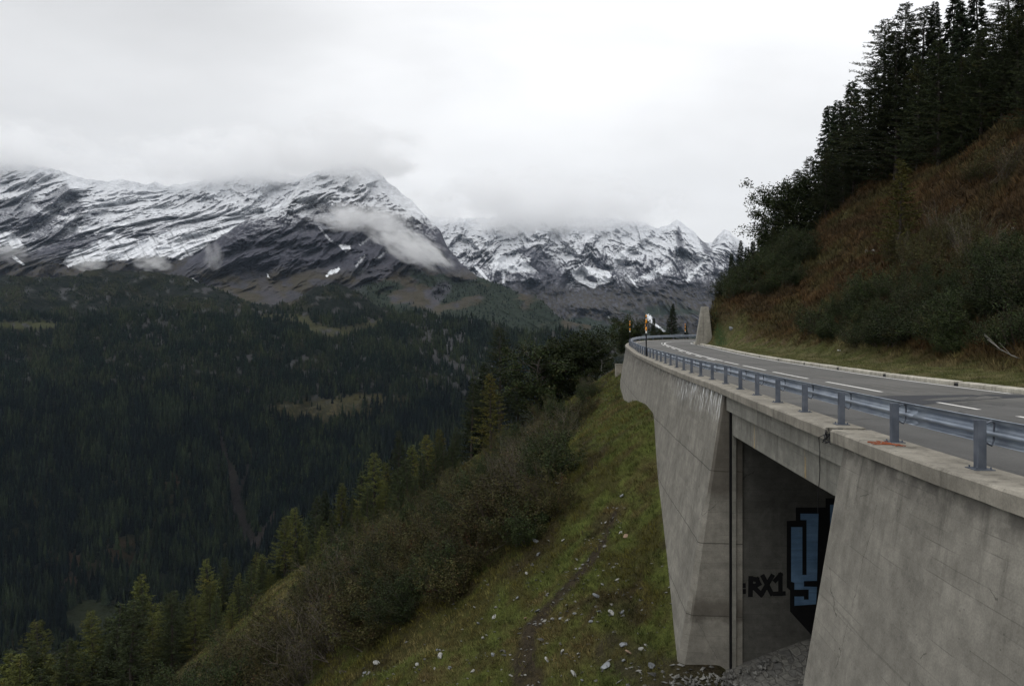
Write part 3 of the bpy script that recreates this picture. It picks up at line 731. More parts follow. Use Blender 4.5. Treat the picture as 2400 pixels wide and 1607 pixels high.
for (Yd, w_, za, zb_, m_) in ((22.75, .12, -1.60, -.82, 0), (22.5, .05, -1.60, -.84, 1), (22.98, .045, -1.60, -.84, 1), (17.25, .10, -1.48, -.98, 0), (17.32, .04, -1.48, -.80, 0)):
    s = s_at(Yd); k_ = (s-sA)/(sB-sA); q_ = [oc(s-w_/2, .143, za-.0*k_), oc(s+w_/2, .143, za), oc(s+w_*.3, .143, (za+zb_)/2+.1), oc(s+w_*.12, .143, zb_), oc(s-w_*.15, .143, zb_), oc(s-w_*.35, .143, (za+zb_)/2-.1)]
    (mb2_ if m_ else mb).add(q_, [(0, 1, 2, 3, 4, 5)])
wb(mb, 'lime_streak', M_ochre); wb(mb2_, 'rust_streak', M_rusts)
YA = 26.42
mb = MB(); xw = float(oc(sB)[0])
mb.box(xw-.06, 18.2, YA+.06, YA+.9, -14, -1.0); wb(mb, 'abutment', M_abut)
ab = [c for c in wall.children][-1]
mb = MB(); mb.box(xw-.145, xw-.01, YA-.08, YA+.5, -14, -1.655); wb(mb, 'frame_leg', M_beam)
mb = MB(); mb.box(xw-.225, xw-.148, YA-.055, YA+.5, -14, -.81); wb(mb, 'dark_joint_gap', M_black)  # open joint: black box stands in for the shade inside the gap
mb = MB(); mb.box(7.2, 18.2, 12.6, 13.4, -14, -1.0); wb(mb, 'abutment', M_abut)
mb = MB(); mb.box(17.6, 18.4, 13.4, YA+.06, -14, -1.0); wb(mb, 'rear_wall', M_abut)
mb = MB()
mb.sweep([[oc(sA-.6+(sB+.8-sA)*k/8, -.26, -1.0), oc(sA-.6+(sB+.8-sA)*k/8, -.26, -.12), oc(sA-.6+(sB+.8-sA)*k/8, -9.6, -.14), oc(sA-.6+(sB+.8-sA)*k/8, -9.6, -1.0)] for k in range(9)])
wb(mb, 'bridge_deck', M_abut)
# graffiti on the abutment, plane Y = YA+.06
GY = YA+.052
def gp(x2, y2, lift=0):   # detail coordinates -> point on the abutment face
    x = x2/2.218+1500; y = y2/2.218+900; Y = GY-lift
    return ((x-CX)/F*Y, Y, CAMZ-(y-HZ)/F*Y)
def gpoly(mb, pts, lift=0):
    a = [gp(x, y, lift) for x, y in pts]; mb.add(a, [tuple(range(len(a)))])
mb = MB()
for poly in ([(810, 640), (965, 640), (965, 592), (1120, 592), (1120, 1290), (1010, 1420), (962, 1420), (880, 1290), (780, 1180), (780, 1070), (763, 1055), (763, 710), (810, 708)],): gpoly(mb, poly)
wb(mb, 'black_lettering', M_gblack)
mb = MB()
for poly in ([(834, 672), (928, 672), (920, 1020), (852, 1022), (852, 1050), (920, 1052), (915, 1142), (803, 1150), (803, 1102), (852, 1102), (852, 1118), (877, 1118), (877, 1066), (803, 1066), (803, 1030), (786, 1025), (786, 741), (844, 741), (844, 990), (866, 990), (866, 705), (834, 705)], [(988, 625), (1100, 625), (1100, 760), (988, 760)]): gpoly(mb, poly, .004)
wb(mb, 'blue_lettering', M_gblue)
def strokes(mb, segs, w):
    for (x1, y1, x2, y2) in segs:
        L = math.hypot(x2-x1, y2-y1)+1e-6; ux, uy = (x2-x1)/L*w*.5, (y2-y1)/L*w*.5
        gpoly(mb, [(x1-ux-uy, y1-uy+ux), (x2+ux-uy, y2+uy+ux), (x2+ux+uy, y2+uy-ux), (x1-ux+uy, y1-uy-ux)][::-1], rnd.uniform(.001, .003))
mb = MB()
strokes(mb, [(540, 1043, 540, 1048), (541, 1073, 541, 1079)], 20)
strokes(mb, [(576, 1008, 574, 1092), (576, 1010, 608, 1014), (608, 1014, 618, 1036), (618, 1036, 586, 1056), (590, 1052, 630, 1092)], 25)
strokes(mb, [(640, 1000, 684, 1086), (686, 998, 632, 1090)], 24)
strokes(mb, [(704, 1018, 730, 990), (730, 990, 730, 1088), (702, 1088, 746, 1086)], 23)
wb(mb, 'black_tag', M_gblack)
# broken joint in the coping: rubble, bent bars, a cable hanging down
dmg = oc(sD+.07, .1, 0)
mb = MB()
for k in range(90):
    p = oc(sD+rnd.uniform(-.1, .27), rnd.uniform(-.2, .5), -rnd.uniform(.02, .26)); r = rnd.uniform(.018, .05)
    mb.box(-r, r, -r*.8, r*.8, -r*.7, r*.7, rnd.uniform(0, 3), p)
wb(mb, 'rubble', M_abut)
mb = MB()
for k in range(12):
    a = oc(sD+rnd.uniform(-.1, .3), rnd.uniform(.3, .54), rnd.uniform(-.22, -.02)); b_ = oc(sD+rnd.uniform(-.1, .25), rnd.uniform(.48, .6), rnd.uniform(-.3, -.05))
    mb.tube([a, (a+b_)/2+np.array((-.04, 0, rnd.uniform(-.05, .06))), b_], .010, 4)
p0 = oc(sD+.45, .53, -.12)
mb.tube([oc(sD+.1, .54, -.1), p0+np.array((-.02, .05, -.1))]+[p0+np.array((-.01*math.sin(k*1.3)+.0, .02*k, -.18*k-.2)) for k in range(1, 9)], .009, 4)
wb(mb, 'loose_wire', M_black)
# orange cord round the foot of the second post
mb = MB(); sP2 = s_at(12.2)
import itertools
for q in ([(-.9, .10), (-.6, .2), (-.3, .3), (.0, .16), (.3, .05)], [(-.5, .5), (-.2, .38), (.1, .1), (.35, .22)], [(-.7, .46), (-.45, .3), (-.1, .47), (.1, .3)], [(.4, .12), (.1, .2), (-.4, .16), (-.8, .3)], [(-.2, .5), (.0, .44), (.1, .12)]):
    mb.tube([oc(sP2-a*1.0*.5+.0, o_, .014+.012*rnd.random()) for a, o_ in q], .007, 5)
M_cord = simple('orange_cord', (.28, .075, .03), .7, .2)
co_ = mb.build('cord', M_cord, smooth=True); tag(co_, 'orange cord lying tangled on the coping at the foot of a rail post', 'cord')
# cracks as dark stains running down from the damage are part of the concrete; rust spots
# block behind the far end of the wall
mb = MB(); mb.box(-.75, .75, -.5, .5, -1.2, .62); mb.box(-.8, .8, -.55, .55, .62, .72)
hb = mb.build('concrete_block', M_cap, bevel=.03); hb.location = P(1456, 866, 97); tag(hb, 'small concrete block in the grass left of the wall at the bend', 'block')

# ================================================================ GUARD RAIL
gr = tag(empty('guard_rail', tuple(oc(s_at(10)))), 'galvanised steel guard rail on posts along the outer edge of the road', 'guard rail')
GO = np.array(gr.location)
rail0 = s_at(3.0)
PH = .66
mb = MB()   # one post, C section, base plate separate
mb.box(-.055, .055, -.006+.05, .006+.05, .012, PH)
mb.box(-.055, -.045, -.05, .05, .012, PH); mb.box(.045, .055, -.05, .05, .012, PH)
mb.box(-.055, .055, -.056, -.044, .012, PH)
post_me = None
sp = 2.62; S1 = s_at(10.0); k0 = -4
posts = []
sps = [S1+sp*k for k in range(-3, 200) if S1+sp*k < OS[-1]-1]
for i, s in enumerate(sps):
    p = oc(s); t = oc(s+.1)-oc(s-.1); rz = math.atan2(t[1], t[0])
    if post_me is None:
        o = mb.build('post', M_post, gr, bevel=.004); post_me = o
        m2 = MB(); m2.box(-.13, .13, -.13, .13, 0, .014)
        for a, b in itertools.product((-.09, .09), repeat=2): m2.tube([(a, b, .014), (a, b, .045)], .012, 6)
        pl = m2.build('base_plate', M_post, o); 
        m3 = MB()
        for zc in (.56,):
            m3.tube([(-.02, -.05, zc+.05), (-.03, -.13, zc+.09), (.01, -.19, zc+.06), (.03, -.2, zc-.05), (.02, -.19, zc-.18), (-.02, -.14, zc-.24), (-.03, -.06, zc-.2)], .014, 5)
        lp = m3.build('bracket', M_post, o)
    else:
        o = link(post_me.copy(), gr); 
        for ch in post_me.children:
            if p[1] > 75: continue
            c_ = link(ch.copy(), o)
    o.location = tuple(p-GO); o.rotation_euler = (0, 0, rz)
if True:
    prof = [(-.0, .665), (-.03, .67), (-.045, .655), (-.025, .62), (-.085+.04, .60), (-.085, .575), (-.085, .53), (-.045, .50), (.0, .49), (.0, .44), (-.045, .43), (-.085, .40), (-.085, .355), (-.045, .335), (-.005, .325)]
    prof2 = [(a*1.0, b) for a, b in prof]
    def rail(s0, s1):
        n = max(2, int((s1-s0)/.45)); rings = []
        for k in range(n+1):
            s = s0+(s1-s0)*k/n
            rings.append([oc(s, -.17+a, b) for a, b in prof2]+[oc(s, -.17+a-.004, b-.001) for a, b in prof2[::-1]])
        m_ = MB(); m_.sweep(rings); m_.v = [tuple(np.array(v)-GO) for v in m_.v]
        o = m_.build('rail_beam', M_rail, gr, smooth=True)
        return o
    sec = 4*sp
    s = sps[0]-.3
    while s < OS[-1]-1:
        rail(s, min(s+sec, OS[-1]-1)); s += sec
        # overlap plate where two beams meet
# snow poles on the rail side
def snowpole(Y, s_=None, h=3.3, label='', top=False):
    s = s_ if s_ is not None else s_at(Y)
    p = oc(s, .10, 0); e = tag(empty('snow_pole', tuple(p)), label, 'snow pole', 'striped snow poles at the bend')
    m_ = MB(); m_.tube([(0, 0, 0), (0, 0, h)], .05, 10); m_.build('pole', M_black, e, smooth=True)
    z = h; seq = [(M_orange, .20), (None, .12), (M_white, .03), (M_orange, .32), (None, .30), (M_orange, .33), (M_white, .18)] if h > 2.8 else [(M_orange, .22), (None, .16), (M_orange, .3), (None, .2), (M_orange, .3), (M_white, .14)]
    for mt, L in seq:
        if mt:
            m_ = MB(); m_.tube([(0, 0, z-L), (0, 0, z+.001)], .056, 10); m_.build('reflective_band', mt, e, smooth=True)
        z -= L
    return e
snowpole(59.4, label='nearest and tallest striped snow pole, black with orange and white bands, on the guard rail')
snowpole(98.5, h=2.95, label='striped black and orange snow pole, leftmost one at the bend')
snowpole(108.5, h=2.75, label='thin striped snow pole between the leftmost and the tallest one')
j = np.argmin(np.abs(OC[:, 0]/OC[:, 1]*F+CX-1605)+np.where(OC[:, 1] < 110, 999, 0))
snowpole(0, s_=OS[j], h=2.4, label='farthest striped snow pole, beside the small spruce behind the rail')

# wing wall on the inner side of the bend, tapering to a narrow top
b = MB(); Y0 = 93.0; Y1 = 101.0
def wp(x, y, Y): return P(x, y, Y)
fr_q = [wp(1629, 812, Y0), wp(1673, 812, Y0), wp(1661, 718, Y0), wp(1645, 718, Y0)]
mid_q = [(p[0], p[1], p[2]) for p in fr_q]
rings = []
for k in range(7):
    dy = (0, .8, 1.6, 2.6, 3.6, 4.8, 6)[k]; dx = (0, .1, .25, .5, .9, 1.5, 2.3)[k]
    hh = (0, .0, .0, -.1, -.4, -.8, -1.4)[k]
    rings.append([(p[0]+dx, p[1]+dy, p[2]+(hh if i > 1 else 0)-(0.6 if i < 2 else 0)) for i, p in enumerate(fr_q)])
b.sweep([[r[0], r[3], r[2], r[1]] for r in rings])
ww = b.build('wing_wall', concrete('wing_concrete', (.28, .265, .228), joint=False), bevel=.03)
tag(ww, 'tapering concrete wing wall on the inner side of the road bend', 'wall')
# ================================================================ NEAR GROUND
def nearest_curve(X, Y, Cv, Nv):
    sh = X.shape; x = X.ravel(); y = Y.ravel(); idx = np.empty(len(x), int); best = np.full(len(x), 1e18)
    q = Cv[::2]; 
    for a in range(0, len(x), 20000):
        d = (x[a:a+20000, None]-q[None, :, 0])**2+(y[a:a+20000, None]-q[None, :, 1])**2
        idx[a:a+20000] = d.argmin(1)*2
    dx = x-Cv[idx, 0]; dy = y-Cv[idx, 1]
    sd_ = dx*Nv[idx, 0]+dy*Nv[idx, 1]
    dist = np.hypot(dx, dy)*np.where(sd_ >= 0, 1, -1)
    tx = Nv[idx, 1]; ty = -Nv[idx, 0]; tg = dx*tx+dy*ty
    dist = np.where(np.abs(tg) < 1.2, sd_, dist)
    nearest_curve.f = (idx+np.clip(tg/.5, -2.5, 2.5)).reshape(sh)
    return idx.reshape(sh), dist.reshape(sh)
# foot of the wall: pixels where wall and ground meet -> depth on the battered face
foot = []
for (x_, y_) in ((1599, 1560), (1582, 1490), (1573, 1390), (1564, 1300), (1552, 1200), (1541, 1110), (1537, 1040), (1533, 970), (1515, 948), (1490, 936)):
    best = None
    for Z in np.arange(24, 75, .1):
        p = P(x_, y_, Z); s = s_at(Z); c_ = oc(s)
        d = -CAPH-(p[2]-c_[2]); fx = c_[0]-(FACE+BAT*d)
        e = abs(fx-p[0])
        if best is None or e < best[0]: best = (e, Z, p[2])
    foot.append((best[1], best[2]))
print('FOOT', [(round(a, 1), round(b, 1)) for a, b in foot])
fz = [(-40, -16), (0, -13), (12, -11.5), (22, -10.6), (26.4, -9.9)]
last = 27.0
for Z, z in foot[1:]:
    if Z > last+.4: fz.append((Z, z)); last = Z
fz += [(60, -3.6), (75, -4.4), (86, -3.9), (95, -2.9), (103, -1.4), (112, -.2), (130, -1.)]
fz = [p for i, p in enumerate(fz) if i == 0 or p[0] > fz[i-1][0]]
fza = np.array(fz)
ZF = np.interp(OC[:, 1], fza[:, 0], fza[:, 1]); ZF = smooth1(ZF, 5)
ZF[OC[:, 0] > 24] = np.minimum(ZF[OC[:, 0] > 24], -.6)
def ground_low(X, Y):
    X = np.asarray(X, float); Y = np.asarray(Y, float); sh = X.shape
    i, d = nearest_curve(np.atleast_1d(X), np.atleast_1d(Y), OC, ON)
    X1 = np.atleast_1d(X); Y1 = np.atleast_1d(Y)
    zf = np.interp(nearest_curve.f, np.arange(len(ZF)), ZF); df = FACE+BAT*(-zf)
    e = d-df
    sl = np.interp(Y1, [0, 30, 60, 100], [.62, .62, .66, .64])
    op = (Y1 > 11) & (Y1 < 27.3)
    far = np.clip(e-60, 0, None)
    z = zf-np.where(e > 0, sl*e, .55*e*np.exp(-np.abs(e)/2.5)*np.where(op, .12, 1))-far*.15-np.where(op & (e < -1.4), .5*sm(1.4, 2.2, -e), 0)
    k = sm(0, 3, e)
    z = z+(fbm(X1/9, Y1/9, 3, 401)*1.1*sm(1, 9, e)+fbm(X1/2.3, Y1/2.3, 3, 402)*.28*k+fbm(X1/.8, Y1/.8, 2, 404)*.10*sm(.2, 1.5, e))
    z = z+1.9*sm(-.1, .6, fbm(X1/34+3, Y1/34, 2, 403))*sm(10, 24, e)
    z = np.where(d < -.1, np.minimum(z, OC[i, 2]-1.8), z)
    return z.reshape(sh)
def ground_up(X, Y):
    X = np.atleast_1d(np.asarray(X, float)); Y = np.atleast_1d(np.asarray(Y, float))
    i, d = nearest_curve(X, Y, IC, IN)
    e = -d-.36; zb = np.interp(nearest_curve.f, np.arange(len(IC)), IC[:, 2])
    vw = np.interp(IC[i, 1], [-30, 20, 40, 55, 80, 100, 104], [4.6, 4.0, 3.4, 2.2, 1.1, .9, .8])
    t = np.clip(e-vw, 0, None)
    st = .86
    z = zb+.12+np.minimum(e, vw)*.05+ (np.sqrt(t*t+1.6)-math.sqrt(1.6))*st+.20*np.clip(t-11, 0, None)
    kb = sm(74, 93, IC[i, 1]); z = z+kb*(4.6*sm(.5, 3.0, e)-1.6*sm(3, 20, e))
    z = z+fbm(X/7, Y/7, 4, 411)*1.5*sm(1, 6, t)+fbm(X/1.7, Y/1.7, 3, 412)*.75*sm(.3, 2.5, t)+fbm(X/.9, Y/.9, 2, 413)*.05
    z = z+fbm(X/24, Y/24, 2, 414)*2.5*sm(6, 20, t)
    return z
def cast(fn, x, y, Z0=18., Z1=140., step=.5):
    """where the view ray of a photo pixel meets the ground"""
    Z = np.arange(Z0, Z1, step)
    p = np.stack([(x-CX)/F*Z, Z, CAMZ-(y-HZ)/F*Z], -1)
    g_ = fn(p[:, 0], p[:, 1])
    hit = np.nonzero(p[:, 2] < g_)[0]
    if len(hit) == 0: return None
    k = hit[0]; 
    return np.array((p[k, 0], p[k, 1], g_[k]))

# ---- lower hillside
xs_ = np.concatenate([np.linspace(-150, -30, 120, endpoint=False), np.linspace(-30, 16, 230), np.linspace(16.5, 90, 90)])
ys_ = np.concatenate([np.linspace(-40, 22, 60, endpoint=False), np.linspace(22, 125, 420, endpoint=False), np.linspace(125, 240, 90)])
GX, GY_ = np.meshgrid(xs_, ys_)
GZ = ground_low(GX, GY_)
gi, gd = nearest_curve(GX, GY_, OC, ON)
ii_, idd = nearest_curve(GX, GY_, IC, IN)
# opening: paved channel climbing inwards under the bridge
inop = (gd < .9+BAT*9) & (GY_ > 11) & (GY_ < 27.6)
GZ = np.where((gd < 0.) & (GY_ < 28.5), np.minimum(GZ, -13.5), GZ)
GZ = np.where((gd < -1.5), np.minimum(GZ, -9.), GZ)
W = np.stack([GX, GY_, GZ], -1)
px, py = proj(W); px = np.where(GY_ > 1, px, -9999)
f1 = fbm(GX/1.2, GY_/1.2, 4, 421); f2 = fbm(GX/6, GY_/6, 4, 422)
GR = C(.066, .078, .018); GD = C(.042, .040, .013); GB = C(.060, .044, .020); SOIL = C(.030, .023, .017)
alb = lerp(GD, GR, sm(-.25, .3, f1+f2)[..., None])
alb = lerp(alb, GB, sm(.05, .4, f2-f1*.4)[..., None]*.6); alb = lerp(alb, C(.028, .02, .012), sm(.12, .4, fbm(GX/3.1+40, GY_/3.1, 3, 455))[..., None]*.7)
bnd = np.interp(py, [900, 1000, 1090, 1180, 1290, 1340, 1400, 1470, 1540, 1607, 1700], [1440, 1400, 1300, 1340, 1285, 1130, 1100, 960, 830, 750, 650])
brush = sm(15, -35, px-bnd+f1*40)
alb = lerp(alb, C(.032, .026, .014), brush[..., None]*.7)
path = near_line(px+f1*8, py, [(1440, 1200, 8), (1425, 1250, 9), (1380, 1320, 10), (1330, 1375, 12), (1290, 1420, 13), (1240, 1480, 20), (1230, 1560, 40), (1240, 1620, 50)], 12)
alb = lerp(alb, SOIL, (path*sm(-.5, .1, f1+.25))[..., None]*.9)
soil2 = near_line(px+f1*20, py+f1*15, [(1290, 1080, 16), (1310, 1120, 26), (1330, 1150, 14)], 20)
soil2 = np.maximum(soil2, near_line(px+f1*30, py+f1*20, [(1440, 1530, 60), (1560, 1590, 60), (1660, 1600, 60)], 60))
alb = lerp(alb, SOIL, np.clip(soil2*sm(-.4, .2, f1), 0, 1)[..., None]*.8)
g = G('hill_ground', .97, .1)
n0 = g.noise(2.6, 6, .7); n1 = g.noise(11, 4, .7)
g.col(g.mul(g.attr('alb', 'Color'), g.math('MULTIPLY', g.mr(n0, .3, .7, .72, 1.3), g.mr(n1, .3, .7, .7, 1.35))))
g.bump(g.math('ADD', n0, n1), .9, .12); M_hill = g.m
Fl = gridf(*GX.shape); Fl = Fl[gd.ravel()[Fl].max(1) > -.6]
tag(npobj('hillside', W, Fl, M_hill, cols={'alb': alb.reshape(-1, 3)}), kind='structure')
BND = bnd

# paved channel under the bridge
nx_, ny_ = 60, 34
cx_ = np.linspace(5.4, 17.8, nx_); cy_ = np.linspace(13.2, 26.6, ny_); A, B = np.meshgrid(cx_, cy_)
Zc = -10.05+.36*np.clip(A-7.3, -3, 20)+.03*fbm(A/.3, B/.3, 2, 5)
g = G('stone_paving', .9, .2)
wv_ = g.node('ShaderNodeVectorMath', {0: g.vscale(2.6, 1.5, 1), 1: g.noise(1.3, 2, out='Color')}, operation='ADD').outputs[0]
vo = g.node('ShaderNodeTexVoronoi', {'Vector': wv_, 'Scale': 1.5, 'Randomness': .5}, feature='DISTANCE_TO_EDGE').outputs['Distance']
vc = g.node('ShaderNodeTexVoronoi', {'Vector': wv_, 'Scale': 1.5, 'Randomness': .5}).outputs['Color']
c = g.mix(g.mr(g.node('ShaderNodeSeparateXYZ', {0: vc}).outputs[0], 0, 1), (.085, .083, .077), (.13, .126, .112))
c = g.mix(g.math('MULTIPLY', g.math('LESS_THAN', vo, .022), .7), c, (.05, .046, .04)); c = g.mul(c, g.mr(g.noise(5, 5), .3, .7, .75, 1.2))
g.col(c); g.bump(g.mr(vo, 0, .12), .6, .05)
tag(npobj('path', np.stack([A, B, Zc], -1), gridf(ny_, nx_), g.m), kind='structure')

# ---- upper hillside inside the bend
xs2 = np.concatenate([np.linspace(3, 30, 90, endpoint=False), np.linspace(30, 110, 230), np.linspace(111, 170, 30)])
ys2 = np.concatenate([np.linspace(-35, 18, 50, endpoint=False), np.linspace(18, 112, 330)])
GX2, GY2 = np.meshgrid(xs2, ys2)
i2, d2 = nearest_curve(GX2, GY2, IC, IN)
GZ2 = ground_up(GX2, GY2)
GZ2 = np.where(-d2 < .1, IC[i2, 2]-.9-np.clip(d2, 0, 3), GZ2)
W = np.stack([GX2, GY2, GZ2], -1); px, py = proj(W); px = np.where(GY2 > 1, px, 9999)
f1 = fbm(GX2/1.4, GY2/1.4, 4, 431); f2 = fbm(GX2/8, GY2/8+GZ2/8, 4, 432); f3 = fbm(GX2/3+9, GZ2/2.2, 4, 433)
RUST = C(.060, .036, .017); TAN = C(.070, .055, .026); GRN = C(.052, .056, .018)
e2 = -d2
alb = lerp(C(.05, .034, .017), RUST, sm(-.2, .3, f3+f1*.4)[..., None])
alb = lerp(alb, TAN, sm(.1, .4, f2+f1*.3)[..., None]*.7)
alb = lerp(alb, C(.042, .046, .016), sm(.0, .35, f2*.9-f3*.3+.1)[..., None]*.55)
verge = 1-sm(3.4, 6.0, e2+f1*1.5+np.interp(GY2, [20, 50, 80, 100], [0, 0, 1.5, 4]))
alb = lerp(alb, lerp(GRN*1.2, C(.105, .095, .045), sm(-.2, .3, f1)[..., None]), verge[..., None])
alb = lerp(alb, C(.03, .048, .014), (near_line(px, py, [(1668, 720, 8), (1690, 800, 16)], 14)*(GY2 > 80))[..., None])
cut = inpoly(px+f1*8, py, [(1720, 800), (1790, 740), (1900, 700), (1880, 780), (1860, 815)])*sm(-.1, .25, f1)
alb = lerp(alb, C(.07, .05, .035), cut[..., None]*.6)
Fu = gridf(*GX2.shape); dd2 = d2.ravel()[Fu]; Fu = Fu[(dd2.min(1) < -.05)]
GZ2 = np.where(-d2 < .1, IC[i2, 2]-.5, GZ2)
o = npobj('hillside', W, Fu, M_hill, cols={'alb': alb.reshape(-1, 3)}); tag(o, kind='structure')
# ================================================================ PLANT BUILDERS
class Wood:
    """tapered limbs as cheap 4/5-sided tubes, numpy"""
    def __init__(s): s.V = []; s.F = []; s.n = 0
    def limb(s, pts, r0, r1, k=4):
        pts = np.asarray(pts, float); m = len(pts)
        t = np.gradient(pts, axis=0); t /= np.linalg.norm(t, axis=1, keepdims=True)+1e-9
        a = np.where(np.abs(t[:, 2:3]) < .9, np.array([[0, 0, 1.]]), np.array([[1., 0, 0]]))
        u = np.cross(t, a); u /= np.linalg.norm(u, axis=1, keepdims=True)+1e-9; w = np.cross(u, t)
        r = np.linspace(r0, r1, m)[:, None, None]; an = np.arange(k)*2*math.pi/k
        ring = pts[:, None, :]+r*(np.cos(an)[None, :, None]*u[:, None]+np.sin(an)[None, :, None]*w[:, None])
        s.V.append(ring.reshape(-1, 3)); f = []
        i = np.arange(m-1)[:, None]*k+s.n; j = np.arange(k)[None]; j2 = (j+1) % k
        s.F.append(np.stack([i+j, i+j2, i+k+j2, i+k+j], -1).reshape(-1, 4)); s.n += m*k
    def obj(s, name, mat, parent=None): return npobj(name, np.concatenate(s.V), np.concatenate(s.F), mat, parent, smooth=True)
def leaves(P_, dirs, L, Wd, rg, tone):
    """leaf blades: one diamond each, at P_, along dirs"""
    n = len(P_); d = dirs/(np.linalg.norm(dirs, axis=1, keepdims=True)+1e-9)
    a = rg.normal(size=(n, 3)); sd_ = np.cross(d, a); sd_ /= np.linalg.norm(sd_, axis=1, keepdims=True)+1e-9
    L = np.broadcast_to(L, (n,))[:, None]; Wd = np.broadcast_to(Wd, (n,))[:, None]
    q = np.stack([P_, P_+d*L*.5+sd_*Wd, P_+d*L, P_+d*L*.5-sd_*Wd], 1)
    return q.reshape(-1, 3), np.arange(n*4).reshape(-1, 4), np.repeat(tone, 4)
M_larch = leafmat('larch_needles', (.074, .080, .019), (.050, .060, .016), (.11, .095, .018), .64, .5)
M_larchg = leafmat('green_larch_needles', (.020, .030, .012), (.030, .038, .013), (.05, .05, .014), .66, .5)
M_spruce = leafmat('spruce_needles', (.014, .023, .012), (.024, .033, .015))
M_green = leafmat('green_leaves', (.015, .024, .008), (.028, .038, .012), (.05, .045, .016), .63, .8)
M_olive = leafmat('brown_leaves', (.034, .038, .012), (.044, .036, .014), (.070, .028, .016), .66, .9)
M_yel = leafmat('yellowing_larch_needles', (.080, .075, .016), (.062, .066, .016), (.10, .08, .016), .6, .5)
M_bark = simple('bark', (.050, .042, .036), .95, .4, 9)
M_twig = simple('pale_twig', (.095, .082, .068), .9, .4, 5)
M_redtwig = simple('brown_twig', (.045, .034, .027), .9, .35, 4)
M_birch = simple('pale_bark', (.30, .29, .27), .85, .3, 8)
M_needledark = M_spruce

def conifer(h, rad, seed, leaf, kind='larch', bare=.06, n=170, dens=1.):
    rg = np.random.default_rng(seed); w = Wood(); Q = []; D = []; T = []; LL = []
    lean = rg.normal(0, .012, 2)*h
    def axis(t): return np.array((lean[0]*t*t+.1*math.sin(t*5+seed), lean[1]*t*t, h*t))
    w.limb([axis(t) for t in np.linspace(-.03, 1, 12)], .017*h, .01, 6)
    for b in range(n):
        t = bare+(1-bare)*((b+rg.random())/n)**.93
        a = b*2.399+rg.normal(0, .5)
        if kind == 'larch':
            prof = (1-t)**.72*(.62+.38*min(1, (t-bare)/.12+.35)); L = rad*prof*rg.uniform(.45, 1.35)+.06*rad
            el0, el1 = rg.uniform(-.15, .25), rg.uniform(.1, .6)
        else:
            prof = (1-t)**.85; L = rad*prof*rg.uniform(.75, 1.12)+.05*rad
            el0, el1 = rg.uniform(-.5, -.1), rg.uniform(-.1, .35)
        m = max(4, int(L/.33)); p = axis(t); pts = [p.copy()]; 
        for k in range(m):
            f_ = k/m; el = el0+(el1-el0)*f_; a += rg.normal(0, .06)
            p = p+np.array((math.cos(a)*math.cos(el), math.sin(a)*math.cos(el), math.sin(el)))*L/m; pts.append(p.copy())
        pts = np.array(pts)
        w.limb(pts[::2] if len(pts) > 6 else pts, .010+.008*L, .004, 3)
        # hanging / spreading sprays along the branch
        ns = int(L*(32 if kind == 'larch' else 44)*dens)+4
        f_ = rg.uniform(.12, 1, ns)**.8; ip = f_*(len(pts)-1); i0 = np.minimum(ip.astype(int), len(pts)-2); fr_ = (ip-i0)[:, None]
        bp = pts[i0]*(1-fr_)+pts[i0+1]*fr_; tv = pts[i0+1]-pts[i0]; tv /= np.linalg.norm(tv, axis=1, keepdims=True)
        side = np.cross(tv, (0, 0, 1.)); side /= np.linalg.norm(side, axis=1, keepdims=True)+1e-9
        sg = rg.choice([-1, 1], ns)[:, None]
        if kind == 'larch': dv = tv*.7+side*sg*rg.uniform(.2, 1, (ns, 1))+np.stack([rg.normal(0, .25, ns), rg.normal(0, .25, ns), rg.normal(-.15, .35, ns)], -1); ll = rg.uniform(.18, .42, ns)*(1-.35*f_)
        else: dv = tv*.6+side*sg*rg.uniform(.2, .9, (ns, 1))+np.stack([rg.normal(0, .15, ns), rg.normal(0, .15, ns), rg.normal(-.35, .25, ns)], -1); ll = rg.uniform(.22, .46, ns)*(1-.3*f_)
        Q.append(bp+rg.normal(0, .05, (ns, 3))); D.append(dv); LL.append(ll); T.append(rg.uniform(0, 1, ns)*.6+.4*rg.random())
    Q = np.concatenate(Q); D = np.concatenate(D); LL = np.concatenate(LL); T = np.concatenate(T)
    v, f_, tn = leaves(Q, D, LL, LL*(.15 if kind == 'larch' else .18), rg, T)
    root = empty(kind+'_tree')
    npobj('crown', v, f_, leaf, root, smooth=False, attrs={'tone': tn}); w.obj('trunk', M_bark, root)
    return root
